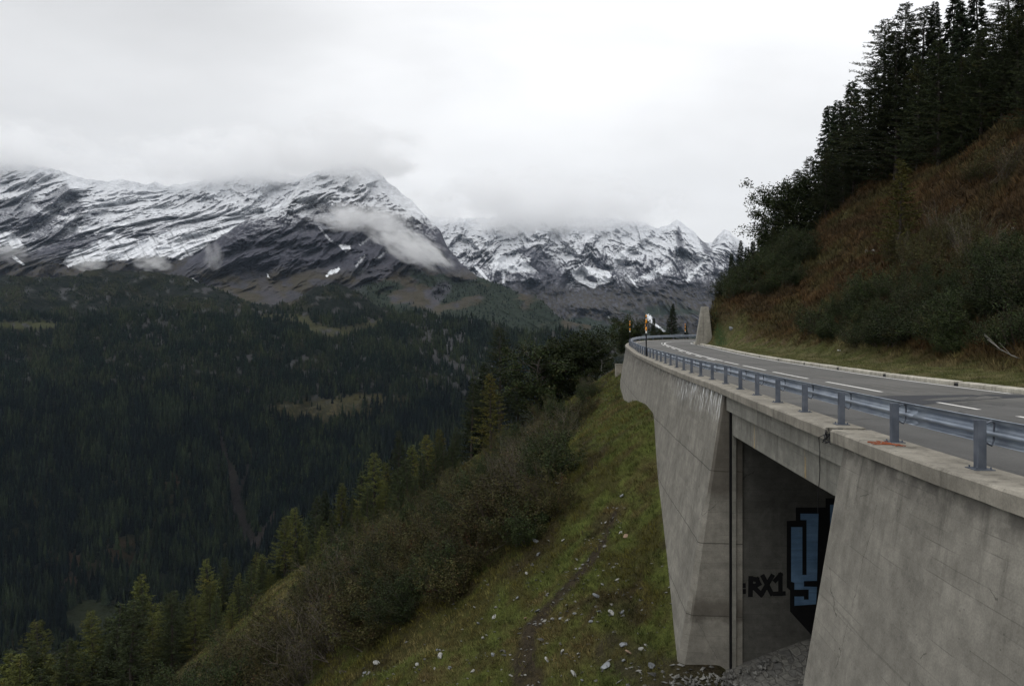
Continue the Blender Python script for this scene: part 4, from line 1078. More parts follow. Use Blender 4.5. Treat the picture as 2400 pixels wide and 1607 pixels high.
def shrub(rad, h, seed, leafm, twigm, stems=22, nleaf=5000, lean=(-.5, 0), leafL=.075, sparse=.35):
    """multi-stemmed bush: arching stems leaning down the slope, small leaves in tufts"""
    rg = np.random.default_rng(seed); w = Wood(); tips = []
    for s in range(stems):
        a = rg.random()*6.28; L = h*rg.uniform(.8, 1.6); el = rg.uniform(.35, 1.25)
        p = np.array((rg.normal(0, rad*.18), rg.normal(0, rad*.18), -.15)); pts = [p.copy()]
        d = np.array((math.cos(a)*math.cos(el)+lean[0], math.sin(a)*math.cos(el)+lean[1], math.sin(el)))
        for k in range(6):
            d = d+np.array((0, 0, .10))+rg.normal(0, .13, 3); d /= np.linalg.norm(d)
            p = p+d*L/6; pts.append(p.copy())
            if k > 0:
                for r_ in range(rg.integers(1, 4)):
                    dd = d+rg.normal(0, .5, 3); dd /= np.linalg.norm(dd); q = [p.copy()]; ll = L*rg.uniform(.15, .4)
                    for j in range(3): dd = dd+rg.normal(0, .18, 3)+np.array((0, 0, .08)); dd /= np.linalg.norm(dd); q.append(q[-1]+dd*ll/3)
                    w.limb(q, .007, .003, 3); tips.append((np.array(q), 1.))
        w.limb(pts, rg.uniform(.014, .026), .006, 4); tips.append((np.array(pts), .6))
    # leaf tufts only along part of the twigs
    pick = rg.random(len(tips)) > sparse; tt = [t for t, k in zip(tips, pick) if k] or tips
    n = nleaf; ti = rg.integers(0, len(tt), n); f_ = rg.uniform(.25, 1, n)
    Pp = np.empty((n, 3))
    for i in range(len(tt)):
        m = ti == i; q = tt[i][0]; ip = f_[m]*(len(q)-1); i0 = np.minimum(ip.astype(int), len(q)-2); fr_ = (ip-i0)[:, None]
        Pp[m] = q[i0]*(1-fr_)+q[i0+1]*fr_
    Pp += rg.normal(0, .09, (n, 3)); clump = rg.random(len(tt))[ti]
    v, f2_, tn = leaves(Pp, rg.normal(0, 1, (n, 3)), rg.uniform(.7, 1.3, n)*leafL, rg.uniform(.7, 1.3, n)*leafL*.36, rg, np.clip(clump*.6+rg.random(n)*.4, 0, 1))
    root = empty('shrub')
    npobj('foliage', v, f2_, leafm, root, smooth=False, attrs={'tone': tn}); w.obj('stems', twigm, root)
    return root
def broadleaf(h, rad, seed, leafm, barkm, nleaf=14000, name='broadleaf_tree', low=.25, leafL=.11):
    rg = np.random.default_rng(seed); w = Wood(); C_ = []
    tr = [np.array((rg.normal(0, .03)*h*t, rg.normal(0, .03)*h*t, h*t)) for t in np.linspace(-.03, .95, 8)]
    w.limb(tr, .018*h, .02, 6)
    for b in range(46):
        t = low+(.95-low)*rg.random(); a = rg.random()*6.28; p = tr[0]+(tr[-1]-tr[0])*t; el = rg.uniform(.1, .9)
        L = rad*rg.uniform(.5, 1.1)*math.sin(math.pi*min(1, .18+.75*(1-t)+.1))**.6; d = np.array((math.cos(a)*math.cos(el), math.sin(a)*math.cos(el), math.sin(el))); q = [p.copy()]
        for k in range(5): d = d+rg.normal(0, .16, 3); d /= np.linalg.norm(d); q.append(q[-1]+d*L/5)
        w.limb(q, .02+.006*L, .006, 4)
        for c_ in q[2:]: C_.append((c_+rg.normal(0, .12, 3), rg.uniform(.18, .42)*rad*.5))
    n = nleaf; ci = rg.integers(0, len(C_), n); cc = np.array([c_[0] for c_ in C_])[ci]; rr = np.array([c_[1] for c_ in C_])[ci]
    v = rg.normal(0, 1, (n, 3)); v /= np.linalg.norm(v, axis=1, keepdims=True); Pp = cc+v*(rr*rg.random(n)**.45)[:, None]
    V_, F_, tn = leaves(Pp, rg.normal(0, 1, (n, 3)), rg.uniform(.7, 1.3, n)*leafL, rg.uniform(.7, 1.3, n)*leafL*.4, rg, np.clip(rg.random(len(C_))[ci]*.6+rg.random(n)*.4, 0, 1))
    root = empty(name)
    npobj('crown', V_, F_, leafm, root, smooth=False, attrs={'tone': tn}); w.obj('trunk', barkm, root)
    return root
def dup(root):
    r = root.copy(); COL.objects.link(r)
    for ch in list(root.children):
        c_ = ch.copy(); COL.objects.link(c_); c_.parent = r
    return r
USED = set()
def place(proto, x, y, z, scale, rz, label, cat, group=None, mats=None, sx=1., name=None, tilt=0.):
    o = proto if proto.name not in USED else dup(proto)
    for ch in o.children:
        k = ch.name.split('.')[0]
        ch.material_slots[0].link = 'OBJECT'; ch.material_slots[0].material = (mats or {}).get(k, ch.data.materials[0])
    USED.add(proto.name); USED.add(o.name)
    o.location = (x, y, z); o.rotation_euler = (0, tilt, rz); o.scale = (scale*sx, scale*sx, scale)
    tag(o, label, cat, group)
    return o
# ================================================================ TREES
M_ridge = leafmat('ridge_larch_needles', (.018, .027, .011), (.030, .037, .013), (.05, .048, .014), .64, .4)
rnd = random.Random(11)
L1_ = conifer(12, 2.6, 1, M_larch, 'larch', n=190); L2_ = conifer(12, 2.9, 2, M_larch, 'larch', n=170); L3_ = conifer(12, 2.2, 3, M_larchg, 'larch', n=180)
S1_ = conifer(14, 2.3, 4, M_spruce, 'spruce', bare=.04, n=230); S2_ = conifer(14, 2.7, 5, M_spruce, 'spruce', bare=.05, n=210)
L4_ = conifer(18, 5.2, 6, M_ridge, 'larch', bare=.07, n=250, dens=1.1); L5_ = conifer(16, 4.2, 9, M_ridge, 'larch', bare=.04, n=270, dens=1.1)
B1_ = broadleaf(6, 2.6, 7, M_green, M_birch); B2_ = broadleaf(4.2, 2.4, 8, M_green, M_bark, name='broadleaf_tree', low=.05, nleaf=12000)
HT = {L1_: 12, L2_: 12, L3_: 12, S1_: 14, S2_: 14, L4_: 18, L5_: 16, B1_: 6, B2_: 4.2}
def g_low(x, y): return float(ground_low(np.array([x]), np.array([y]))[0])
def g_up(x, y): return float(ground_up(np.array([x]), np.array([y]))[0])
ORD = ['first', 'second', 'third', 'fourth', 'fifth', 'sixth', 'seventh', 'eighth', 'ninth', 'tenth', 'eleventh', 'twelfth', 'thirteenth', 'fourteenth', 'fifteenth', 'sixteenth', 'seventeenth', 'eighteenth', 'nineteenth', 'twentieth']
def nth(i):
    if i < 20: return ORD[i]
    t = {2: 'twenty', 3: 'thirty', 4: 'forty', 5: 'fifty', 6: 'sixty', 7: 'seventy', 8: 'eighty', 9: 'ninety'}[(i+1)//10]
    return (t[:-1]+'ieth') if (i+1) % 10 == 0 else t+'-'+ORD[(i+1) % 10-1]
# row of larches down the outer slope (top pixel x, top y, depth, prototype, colour)
down = [(30, 1527, 92, L1_, 0), (86, 1452, 98, L2_, 0), (150, 1530, 104, L1_, 0), (215, 1500, 110, L3_, 1), (262, 1440, 112, L2_, 1), (334, 1344, 106, L1_, 0), (372, 1430, 98, L2_, 0), (403, 1378, 110, L3_, 0), (442, 1390, 112, L1_, 0), (485, 1306, 108, L2_, 0), (523, 1301, 114, L3_, 0), (560, 1340, 106, L1_, 0), (600, 1290, 112, L2_, 0), (632, 1330, 104, L1_, 0), (667, 1206, 108, L1_, 0), (692, 1186, 112, L2_, 0), (718, 1250, 100, L2_, 0), (738, 1161, 110, L3_, 0), (762, 1146, 116, S1_, 0), (800, 1128, 110, L1_, 0), (822, 1160, 104, L3_, 1), (842, 1100, 112, L3_, 1), (876, 1058, 110, L2_, 0), (905, 1080, 116, L1_, 0), (936, 1005, 112, L3_, 0), (968, 1040, 116, L1_, 0), (1000, 1016, 104, L2_, 2), (1030, 1002, 108, L1_, 2), (1060, 1040, 114, L3_, 0),
        (1105, 880, 122, L3_, 1), (1130, 845, 126, S2_, 0), (1172, 764, 118, L4_, 1), (1150, 872, 100, L2_, 2), (1215, 850, 122, L3_, 0), (1262, 822, 112, B2_, 0), (1290, 860, 120, L1_, 0), (1325, 800, 116, B2_, 0), (1368, 786, 112, B2_, 0), (1410, 806, 112, B1_, 0)]
kinds = {L1_: 'larch', L2_: 'larch', L3_: 'larch', L4_: 'larch', L5_: 'larch', S1_: 'spruce', S2_: 'spruce', B1_: 'leafy tree', B2_: 'leafy tree'}
cols_ = {0: None, 1: {'crown': M_larchg}, 2: {'crown': M_yel}, 3: {'crown': M_yel}}
tone_ = {0: 'olive green', 1: 'dark green', 2: 'yellowing', 3: 'yellowing'}
for i, (tx, ty, D, pr, cm) in enumerate(sorted(down, key=lambda q: q[0])):
    X = (tx-CX)/F*D; zt = CAMZ-(ty-HZ)/F*D; zg = g_low(X, D)
    h = zt-zg
    if h < 3.5: h = 3.5+rnd.random(); zg = zt-h
    if h > 19: # hide the foot behind the slope by moving closer
        h = 15+rnd.random()*3; zg = zt-h
    print('TREE', tx, D, round(h, 1), round(zg-g_low(X, D), 1)) if abs(zg-g_low(X, D)) > .5 else None
    k = kinds[pr]; place(pr, X, D, zg-.2, h/HT[pr], rnd.random()*6.28, f'{tone_[cm] if k != "spruce" else "dark"} {k}, {nth(i)} tree from the left along the valley-side slope', 'tree', 'trees along the valley side of the slope', cols_[cm] if k != 'spruce' else None, rnd.uniform(1.1, 1.4))
# extra larches a little lower, filling the gaps of the row
fill = []
for i in range(92):
    tx = 6+i*11.8+rnd.uniform(-8, 8); base = np.interp(tx, [0, 100, 334, 500, 690, 880, 1000, 1100], [1560, 1520, 1430, 1390, 1280, 1150, 1090, 1010])
    fill.append((tx, base+rnd.uniform(-50, 50), rnd.uniform(84, 112), rnd.choice([L1_, L2_, L3_]), rnd.choice([0, 0, 1, 1])))
for i, (tx, ty, D, pr, cm) in enumerate(fill):
    X = (tx-CX)/F*D; zt = CAMZ-(ty-HZ)/F*D; zg = g_low(X, D); h = zt-zg
    if h < 2.2: continue
    if h > 15: h = 10+rnd.random()*4; zg = zt-h
    place(pr, X, D, zg-.2, h/HT[pr], rnd.random()*6.28, f'smaller {tone_[cm]} larch in front of the row, {nth(i)} from the left', 'tree', 'smaller larches in front of the row', cols_[cm], rnd.uniform(1.1, 1.4))
# behind the far rail
for (tx, ty, by, D, pr, lab) in ((1575, 712, 800, 128, S2_, 'single dark spruce standing behind the guard rail at the bend'), (1457, 750, 812, 122, B2_, 'round bushy tree behind the rail at the left end of the bend'), (1490, 757, 812, 126, B2_, 'low bushy tree behind the rail, just right of the round one'), (1532, 745, 808, 124, S1_, 'small dark spruce between the tallest snow pole and the single spruce'), (1608, 762, 800, 130, S1_, 'smallest dark spruce, just left of the tapering wing wall'), (1545, 775, 812, 122, B2_, 'low dark bush-like tree in front of the single spruce')):
    X = (tx-CX)/F*D; zt = CAMZ-(ty-HZ)/F*D; zb = CAMZ-(by-HZ)/F*D
    h = max(zt-zb+1, 2); sx = {B2_: 1.0}.get(pr, 1.25)
    if pr is B2_: sx = 1.15
    place(pr, X, D, zt-h, h/HT[pr], rnd.random()*6.28, lab, 'tree', None, None, sx)
# on the ridge above the road, right
upt = [(1955, 455, 590, 100, L5_, 0), (1900, 365, 500, 100, L5_, 0), (1870, 395, 560, 100, L5_, 0), (1935, 345, 520, 96, L5_, 0), (1962, 232, 450, 98, S1_, 0), (1942, 245, 460, 100, S1_, 0), (1995, 184, 450, 96, S2_, 0), (1980, 255, 470, 92, L5_, 0), (2020, 250, 460, 90, L5_, 0), (2068, 42, 430, 86, L4_, 0), (2050, 160, 450, 88, L5_, 0), (2122, 4, 400, 84, L5_, 0), (2100, 70, 420, 82, L4_, 0), (2158, 14, 390, 82, L4_, 0), (2190, 0, 370, 82, S1_, 0), (2150, 130, 400, 78, L5_, 0), (2232, -26, 350, 80, S2_, 0), (2250, 0, 340, 76, S2_, 0), (2292, -60, 300, 78, S2_, 0), (2300, 60, 300, 70, L5_, 0), (2365, -90, 260, 74, L4_, 0), (2400, -60, 240, 72, S2_, 0), (2385, 40, 250, 66, L5_, 0), (2350, 10, 270, 68, L5_, 0), (2430, -100, 240, 66, L5_, 0), (2200, 90, 370, 74, L5_, 0), (2080, 200, 430, 84, L5_, 0), (2000, 300, 470, 90, L5_, 0), (1840, 425, 560, 102, L5_, 0), (2255, 130, 330, 72, L5_, 0), (2420, 60, 240, 60, L5_, 0),
       (1715, 590, 640, 104, S1_, 0), (1735, 560, 640, 100, S2_, 0), (1812, 530, 600, 98, L5_, 0), (1790, 500, 590, 106, S1_, 0), (1822, 502, 590, 106, S1_, 0), (1765, 562, 610, 106, S1_, 0), (1752, 575, 615, 107, S1_, 0), (2110, 368, 440, 62, L1_, 2), (1858, 436, 560, 102, B1_, 0), (1845, 450, 560, 104, B1_, 0)]
upt.sort(key=lambda q: q[0])
for i, (tx, ty, by, D, pr, cm) in enumerate(upt):
    X = (tx-CX)/F*D; zt = CAMZ-(ty-HZ)/F*D; zg = g_up(X, D); h = zt-zg
    hh = (by-ty)/F*D
    if h < 1.5: h = 1.5
    if abs(h-hh) > 4: print('UP', tx, D, round(h, 1), round(hh, 1))
    if h > 21: h = 21
    k = kinds[pr]; lab = f'{"small yellowing larch standing alone, " if cm == 2 else ("dark " if k != "leafy tree" else "")+k+", "}{nth(i)} tree from the left on the ridge above the road'
    place(pr, X, D, zt-h-.2, h/HT[pr], rnd.random()*6.28, lab, 'tree', 'trees on the ridge above the road', cols_[cm], rnd.uniform(.95, 1.25))

# ================================================================ SHRUBS
SH = [shrub(1.5, 1.5, 20+i, M_olive, M_redtwig, stems=26, nleaf=6500, sparse=.25, lean=(-.35, -.15)) for i in range(3)]
SHB = [shrub(1.5, 1.7, 30+i, M_olive, M_twig, stems=30, nleaf=2200, sparse=.5, lean=(-.5, -.1)) for i in range(2)]
SG = [shrub(1.4, 1.5, 40+i, M_green, M_bark, stems=28, nleaf=10000, sparse=.22, lean=(-.15, -.1), leafL=.076) for i in range(3)]
SGT = [shrub(1.4, 1.5, 47+i, M_green, M_redtwig, stems=30, nleaf=3600, sparse=.35, lean=(-.2, -.2), leafL=.08) for i in range(1)]
def bx_at(y): return float(np.interp(y, [840, 900, 940, 1000, 1090, 1180, 1290, 1340, 1400, 1470, 1540, 1607, 1700], [1435, 1425, 1400, 1360, 1280, 1325, 1265, 1120, 1090, 940, 810, 730, 630]))
def sh_left():
    """shrub sites on the left slope, spaced over the ground"""
    out = []; r = random.Random(5); rlim = random.Random(8); tries = 0
    while len(out) < 330 and tries < 9000:
        tries += 1
        y = r.uniform(880, 1720); x = r.uniform(330, bx_at(y))
        if y < np.interp(x, [330, 500, 600, 700, 800, 900, 1000, 1100, 1200, 1300, 1400], [1700, 1600, 1515, 1435, 1345, 1260, 1175, 1105, 1030, 965, 915])+rlim.uniform(0, 40): continue
        p = cast(ground_low, x, y, 24, 118, .8)
        if p is None: continue
        if any((p[0]-q[0])**2+(p[1]-q[1])**2 < 1.75**2 for q in out): continue
        # a few glades
        if float(fbm(np.array([p[0]/7.]), np.array([p[1]/7.]), 2, 500)[0]) > .20: continue
        out.append((p[0], p[1], p[2], x, y))
    return out
sites = sh_left(); print('SHRUBS', len(sites))
sites.sort(key=lambda q: math.hypot(q[0], q[1]))
indiv = sites[:60]; rest = sites[60:]
indiv.sort(key=lambda q: q[3])
bare = 0
for i, (x, y, z, a, b_) in enumerate(indiv):
    r_ = rnd.random()
    pr = rnd.choice(SHB) if r_ < .28 else rnd.choice(SH) if r_ < .78 else rnd.choice(SG)
    kind = 'nearly bare pale-stemmed' if pr in SHB else 'brown-leaved' if pr in SH else 'dark green'
    place(pr, x, y, z-.1, rnd.uniform(.85, 1.3), rnd.uniform(-.5, .5), f'{kind} shrub bordering the grass slope, {nth(i)} shrub from the left', 'shrub', 'nearer shrubs on the slope', sx=rnd.uniform(1, 1.25))
def merged(protos, places, name, label, kind='stuff', cat='undergrowth'):
    """uncountable thicket: one object, several materials"""
    V = []; Fq = []; T = []; MI = []; off = 0; mats = []
    for (pr, x, y, z, sc, rz) in places:
        ca, sa = math.cos(rz)*sc, math.sin(rz)*sc
        for ch in pr.children:
            me = ch.data; n = len(me.vertices)
            if 'np' not in me: 
                pass
            co_ = CACHE.get(me.name)
            if co_ is None:
                c0 = np.empty(n*3, np.float32); me.vertices.foreach_get('co', c0); fi = np.empty(len(me.polygons)*4, np.int32); me.polygons.foreach_get('vertices', fi) if False else me.loops.foreach_get('vertex_index', fi)
                tn = np.zeros(n, np.float32)
                if 'tone' in me.attributes: me.attributes['tone'].data.foreach_get('value', tn)
                co_ = CACHE[me.name] = (c0.reshape(-1, 3), fi.reshape(-1, 4), tn)
            c0, fi, tn = co_
            m = me.materials[0]
            if m not in mats: mats.append(m)
            V.append(np.stack([c0[:, 0]*ca-c0[:, 1]*sa+x, c0[:, 0]*sa+c0[:, 1]*ca+y, c0[:, 2]*sc+z], -1)); Fq.append(fi+off); T.append(tn); MI.append(np.full(len(fi), mats.index(m))); off += n
    o = npobj(name, np.concatenate(V), np.concatenate(Fq), mats, smooth=False, attrs={'tone': np.concatenate(T)}, mi=np.concatenate(MI))
    return tag(o, label, cat if kind != 'stuff' else None, kind=kind)
CACHE = {}
pl = []
for (x, y, z, a, b_) in rest:
    r_ = rnd.random(); hi = sm(1150, 950, b_)
    pr = rnd.choice(SHB) if r_ < .15 else rnd.choice(SH) if r_ < .6-.3*hi else rnd.choice(SGT+SG)
    pl.append((pr, x, y, z-.1, rnd.uniform(.8, 1.35), rnd.uniform(-.5, .5)))
merged(None, pl, 'undergrowth', 'tangled brown and green undergrowth covering the slope between grass and larches')

# bushes above the road
def sites_up(poly, n, dmin, seed):
    out = []; r = random.Random(seed); tries = 0; xs = [p[0] for p in poly]; ys = [p[1] for p in poly]
    while len(out) < n and tries < n*40:
        tries += 1; x = r.uniform(min(xs), max(xs)); y = r.uniform(min(ys), max(ys))
        if not inpoly(np.array([x]), np.array([y]), poly)[0]: continue
        p = cast(ground_up, x, y, 20, 125, .8)
        if p is None or any((p[0]-q[0])**2+(p[1]-q[1])**2 < dmin**2 for q in out): continue
        out.append((p[0], p[1], p[2], x, y))
    return out
lowb = sites_up([(1900, 785), (1960, 765), (2060, 735), (2200, 715), (2410, 680), (2410, 815), (2250, 835), (2080, 825), (1970, 800)], 85, 1.5, 3)
farb = sites_up([(1668, 690), (1700, 620), (1770, 580), (1860, 560), (1900, 600), (1850, 680), (1780, 700), (1690, 700)], 70, 1.7, 4)
midb = sites_up([(1960, 740), (2050, 700), (2200, 680), (2400, 640), (2410, 670), (2200, 710), (2000, 745)], 9, 2.4, 5)
purp = sites_up([(2080, 620), (2150, 560), (2300, 540), (2330, 600), (2250, 660), (2120, 660)], 16, 1.6, 6)+sites_up([(2260, 430), (2330, 400), (2360, 440), (2300, 470)], 8, 1.6, 8)
lowb.sort(key=lambda q: q[1]); near_ = sorted(lowb[:45], key=lambda q: q[3])
for i, (x, y, z, a, b_) in enumerate(near_):
    pr = rnd.choice(SG) if rnd.random() < .75 else SGT[0]
    place(pr, x, y, z-.1, rnd.uniform(.6, 1.1), rnd.uniform(0, 6.28), f'dark green bush behind the grass verge, {nth(i)} from the left', 'shrub', 'green bushes at the foot of the hill', sx=rnd.uniform(1, 1.3))
farb.sort(key=lambda q: q[3])
for i, (x, y, z, a, b_) in enumerate(farb[:45]):
    place(rnd.choice(SG), x, y, z-.1, rnd.uniform(.8, 1.25), rnd.uniform(0, 6.28), f'green bush above the wing wall, {nth(i)} from the left', 'shrub', 'bushes above the wing wall', sx=rnd.uniform(1, 1.2))
pl = [(rnd.choice(SG+SGT), x, y, z-.1, rnd.uniform(.7, 1.2), rnd.uniform(0, 6)) for (x, y, z, a, b_) in lowb[45:]+farb[45:]+midb]
pl += [(rnd.choice(SHB+SH), x, y, z-.1, rnd.uniform(.8, 1.2), rnd.uniform(2, 4)) for (x, y, z, a, b_) in purp]
merged(None, pl, 'undergrowth', 'low bushes and bare twiggy scrub scattered over the hill above the road')

# ================================================================ GRASS
g = G('grass_blades', .8, .15)
g.col(g.mul(g.attr('alb', 'Color'), g.mr(g.noise(1.1, 4, .6), .3, .7, .7, 1.35))); M_grass = g.m
def tufts(pts, cols, hs, rg, nb=9):
    """blade tufts as thin triangles"""
    n = len(pts); k = nb
    a = rg.random((n, k))*6.28; r = rg.random((n, k))**.5*.16*(hs[:, None]/.22)
    bx = pts[:, None, 0]+r*np.cos(a); by = pts[:, None, 1]+r*np.sin(a); bz = np.repeat(pts[:, 2:3], k, 1)-.03
    h = hs[:, None]*rg.uniform(.5, 1.2, (n, k)); lean = rg.uniform(.1, .9, (n, k)); la = a+rg.normal(0, .8, (n, k))
    tx = bx+np.cos(la)*h*lean; ty = by+np.sin(la)*h*lean; tz = bz+h*(1-.35*lean)
    w_ = .012*(hs[:, None]/.22)*rg.uniform(.8, 1.8, (n, k)); wa = rg.random((n, k))*6.28
    p0 = np.stack([bx-np.cos(wa)*w_, by-np.sin(wa)*w_, bz], -1); p1 = np.stack([bx+np.cos(wa)*w_, by+np.sin(wa)*w_, bz], -1); p2 = np.stack([tx, ty, tz], -1)
    V = np.stack([p0, p1, p2], 2).reshape(-1, 3); c_ = np.repeat(cols[:, None]*rg.uniform(.65, 1.5, (n, k, 1)), 3, 1).reshape(-1, 3) if False else np.repeat((cols[:, None]*rg.uniform(.65, 1.5, (n, k, 1))).reshape(-1, 3), 3, 0)
    return V, np.arange(len(V)).reshape(-1, 3), c_
rg = np.random.default_rng(77)
n = 60000
Y = 27+rg.random(n)**1.3*80; X = rg.uniform(-.42, .26, n)*Y+rg.normal(0, 1, n)
i_, d_ = nearest_curve(X, Y, OC, ON); z_ = ground_low(X, Y); e_ = d_-(FACE+BAT*(-ZF[i_]))
keep = (e_ > .12) & (e_ < 75)
X, Y, z_ = X[keep], Y[keep], z_[keep]
p_ = np.stack([X, Y, z_], -1); px, py = proj(p_)
f1 = fbm(X/1.2, Y/1.2, 4, 421); f2 = fbm(X/6, Y/6, 4, 422)
pth = near_line(px+f1*8, py, [(1440, 1200, 8), (1425, 1250, 9), (1380, 1320, 10), (1330, 1375, 12), (1290, 1420, 13), (1240, 1480, 20), (1230, 1560, 40), (1240, 1620, 50)], 12)
soil = near_line(px+f1*30, py+f1*20, [(1440, 1530, 60), (1560, 1590, 60), (1660, 1600, 60)], 60)*.8
keep = (py < 1700) & (rg.random(len(px)) > pth*.8) & (rg.random(len(px)) > soil)
X, Y, z_, f1, f2, p_, px, py = [a[keep] for a in (X, Y, z_, f1, f2, p_, px, py)]
c1 = lerp(C(.085, .078, .018), C(.070, .088, .024), sm(-.2, .3, f1+f2+.1)[:, None]); c1 = lerp(c1, C(.12, .085, .038), (sm(.0, .45, f2-f1*.4)*.75)[:, None])
crest = sm(.0, .3, fbm(X/5, Y/5, 3, 777))*sm(1300, 900, px); c1 = lerp(c1, C(.024, .019, .011), (sm(.12, .4, fbm(X/3.1+40, Y/3.1, 3, 455))*.6)[:, None]); c1 = lerp(c1, C(.15, .12, .055), crest[:, None]*.7)
V, F_, c_ = tufts(p_, c1, rg.uniform(.12, .26, len(X))*(.8+Y/110), rg)
tag(npobj('grass', V, F_, M_grass, smooth=False, cols={'alb': c_}), 'rough green and yellow grass on the slope below the road', kind='stuff')
# hill above the road: rusty tussocks, paler verge
n = 90000
Y = 18+rg.random(n)**1.15*92; X = rg.uniform(.20, .82, n)*Y
i_, d_ = nearest_curve(X, Y, IC, IN); e_ = -d_-.36; keep = (e_ > .05) & (e_ < 46); X, Y, e_ = X[keep], Y[keep], e_[keep]
z_ = ground_up(X, Y); p_ = np.stack([X, Y, z_], -1); px, py = proj(p_)
keep = (px < 2480) & (px > 1640); X, Y, z_, e_, p_, px, py = [a[keep] for a in (X, Y, z_, e_, p_, px, py)]
f1 = fbm(X/1.4, Y/1.4, 4, 431); f2 = fbm(X/8, Y/8+z_/8, 4, 432); f3 = fbm(X/3+9, z_/2.2, 4, 433)
c1 = lerp(C(.055, .036, .018), C(.088, .052, .021), sm(-.2, .3, f3+f1*.4)[:, None]); c1 = lerp(c1, C(.11, .082, .036), (sm(.05, .4, f2+f1*.3)*.8)[:, None]); c1 = lerp(c1, C(.05, .055, .018), (sm(0, .35, f2*.9-f3*.3+.1)*.5)[:, None])
vg = 1-sm(3.4, 6., e_+f1*1.5+np.interp(Y, [20, 50, 80, 100], [0, 0, 1.5, 4]))
c1 = lerp(c1, lerp(C(.07, .075, .024), C(.14, .125, .06), sm(-.2, .3, f1)[:, None]), vg[:, None])
c1 = c1*(.78+.22*vg)[:, None]
hs = rg.uniform(.22, .6, len(X))*(1-.72*vg)*(.8+Y/160)
V, F_, c_ = tufts(p_, c1, hs, rg, 9)
tag(npobj('grass', V, F_, M_grass, smooth=False, cols={'alb': c_}), 'rusty brown tussock grass on the hill and pale grass verge beside the road', kind='stuff')

# ================================================================ STONES, DEAD WOOD
M_stone = simple('pale_stone', (.26, .26, .245), .85, .35, 4, bump=.02); M_stone2 = simple('grey_stone', (.17, .18, .19), .85, .4, 4, bump=.02); M_stone3 = simple('brown_stone', (.24, .17, .12), .9, .3, 4, bump=.02)
def rockmesh(seed, flat):
    rg_ = np.random.default_rng(seed); bm_v = []; import bmesh
    bm = bmesh.new(); bmesh.ops.create_icosphere(bm, subdivisions=2, radius=.5)
    pl_ = [(rg_.normal(size=3), rg_.uniform(.26, .42)) for _ in range(9)]
    for v in bm.verts:
        p = np.array(v.co)
        for nn, dd in pl_:
            nn = nn/np.linalg.norm(nn); k = p@nn-dd
            if k > 0: p = p-nn*k
        v.co = (p[0]*1.1, p[1]*.8, p[2]*flat)
    me = bpy.data.meshes.new('stone'); bm.to_mesh(me); bm.free(); return me
RM = [rockmesh(i, rnd.choice([.35, .5, .7])) for i in range(7)]
def z8(x, y): return (x/2.129+600, y/2.129+900)
stones = [(1825, 580, 34, 1, 'pale flat'), (1505, 510, 26, 0, 'whitish'), (1395, 795, 60, 1, 'broad grey'), (1530, 783, 30, 0, 'pale rounded'), (1745, 705, 22, 0, 'small white'), (1818, 752, 26, 0, 'white'), (1845, 765, 44, 2, 'brown flat'), (1352, 955, 24, 0, 'pale'), (1730, 1008, 24, 0, 'white'), (1803, 990, 26, 0, 'white oval'), (1700, 1076, 52, 1, 'wide flat grey'), (1092, 1127, 24, 0, 'white rounded'), (1188, 1170, 30, 0, 'upright whitish'), (1108, 1197, 28, 1, 'dark grey'), (1133, 1270, 26, 0, 'white'), (1483, 1183, 30, 0, 'pale'), (1522, 1187, 26, 1, 'grey round'), (1590, 1167, 24, 1, 'grey'), (1672, 1192, 28, 1, 'grey'), (1775, 1145, 44, 0, 'whitish flat'), (1828, 1150, 32, 1, 'grey'), (1392, 1207, 26, 0, 'pale'), (1420, 1210, 26, 0, 'pale long'), (918, 1382, 46, 0, 'long pale slab'), (968, 1422, 34, 1, 'grey slab'), (1183, 1368, 30, 1, 'grey'), (1080, 1436, 26, 0, 'white'), (805, 1402, 28, 0, 'white'), (605, 1405, 44, 0, 'long pale'), (905, 1332, 26, 1, 'grey'), (1610, 1352, 28, 0, 'pale'), (1452, 1404, 38, 0, 'white leaning'), (1590, 1458, 56, 0, 'largest white'), (1342, 1464, 26, 0, 'white'), (1830, 1335, 50, 1, 'blue-grey flat'), (1862, 1366, 44, 2, 'brown'), (1920, 1327, 36, 0, 'white'), (1947, 1325, 28, 0, 'white'), (1835, 1392, 30, 1, 'grey'), (1975, 1418, 54, 1, 'long grey'), (1740, 1425, 66, 1, 'broad dark grey'), (1630, 1482, 28, 1, 'grey'), (1345, 1190, 24, 2, 'brownish'), (1303, 1080, 20, 1, 'small grey'), (1410, 860, 30, 1, 'grey'), (1460, 795, 24, 0, 'pale'), (1215, 1085, 18, 0, 'small white'), (1400, 1137, 40, 1, 'flat grey'), (540, 1448, 30, 1, 'grey'), (1530, 1348, 24, 0, 'pale'), (1705, 1138, 30, 1, 'dark')]
wh = {0: M_stone, 1: M_stone2, 2: M_stone3}
pts_ = []
for i, (x, y, sz, c_, desc) in enumerate(stones):
    a, b_ = z8(x, y); p = cast(ground_low, a, b_, 22, 120, .25)
    if p is None: continue
    pts_.append((a, b_, p, sz/2.129, c_, desc))
pts_.sort(key=lambda q: q[0])
for i, (a, b_, p, sz, c_, desc) in enumerate(pts_):
    o = link(bpy.data.objects.new('stone', rnd.choice(RM).copy())); o.data.materials.append(wh[c_])
    s_ = sz/F*p[1]*.95; o.scale = (s_, s_, s_); o.location = (p[0], p[1], p[2]+.03+s_*.05); o.rotation_euler = (rnd.uniform(-.5, .5), rnd.uniform(-.7, -.1), rnd.uniform(0, 6.28))
    tag(o, f'{desc} stone in the grass left of the wall, {nth(i)} from the left', 'stone', 'stones on the grass slope')
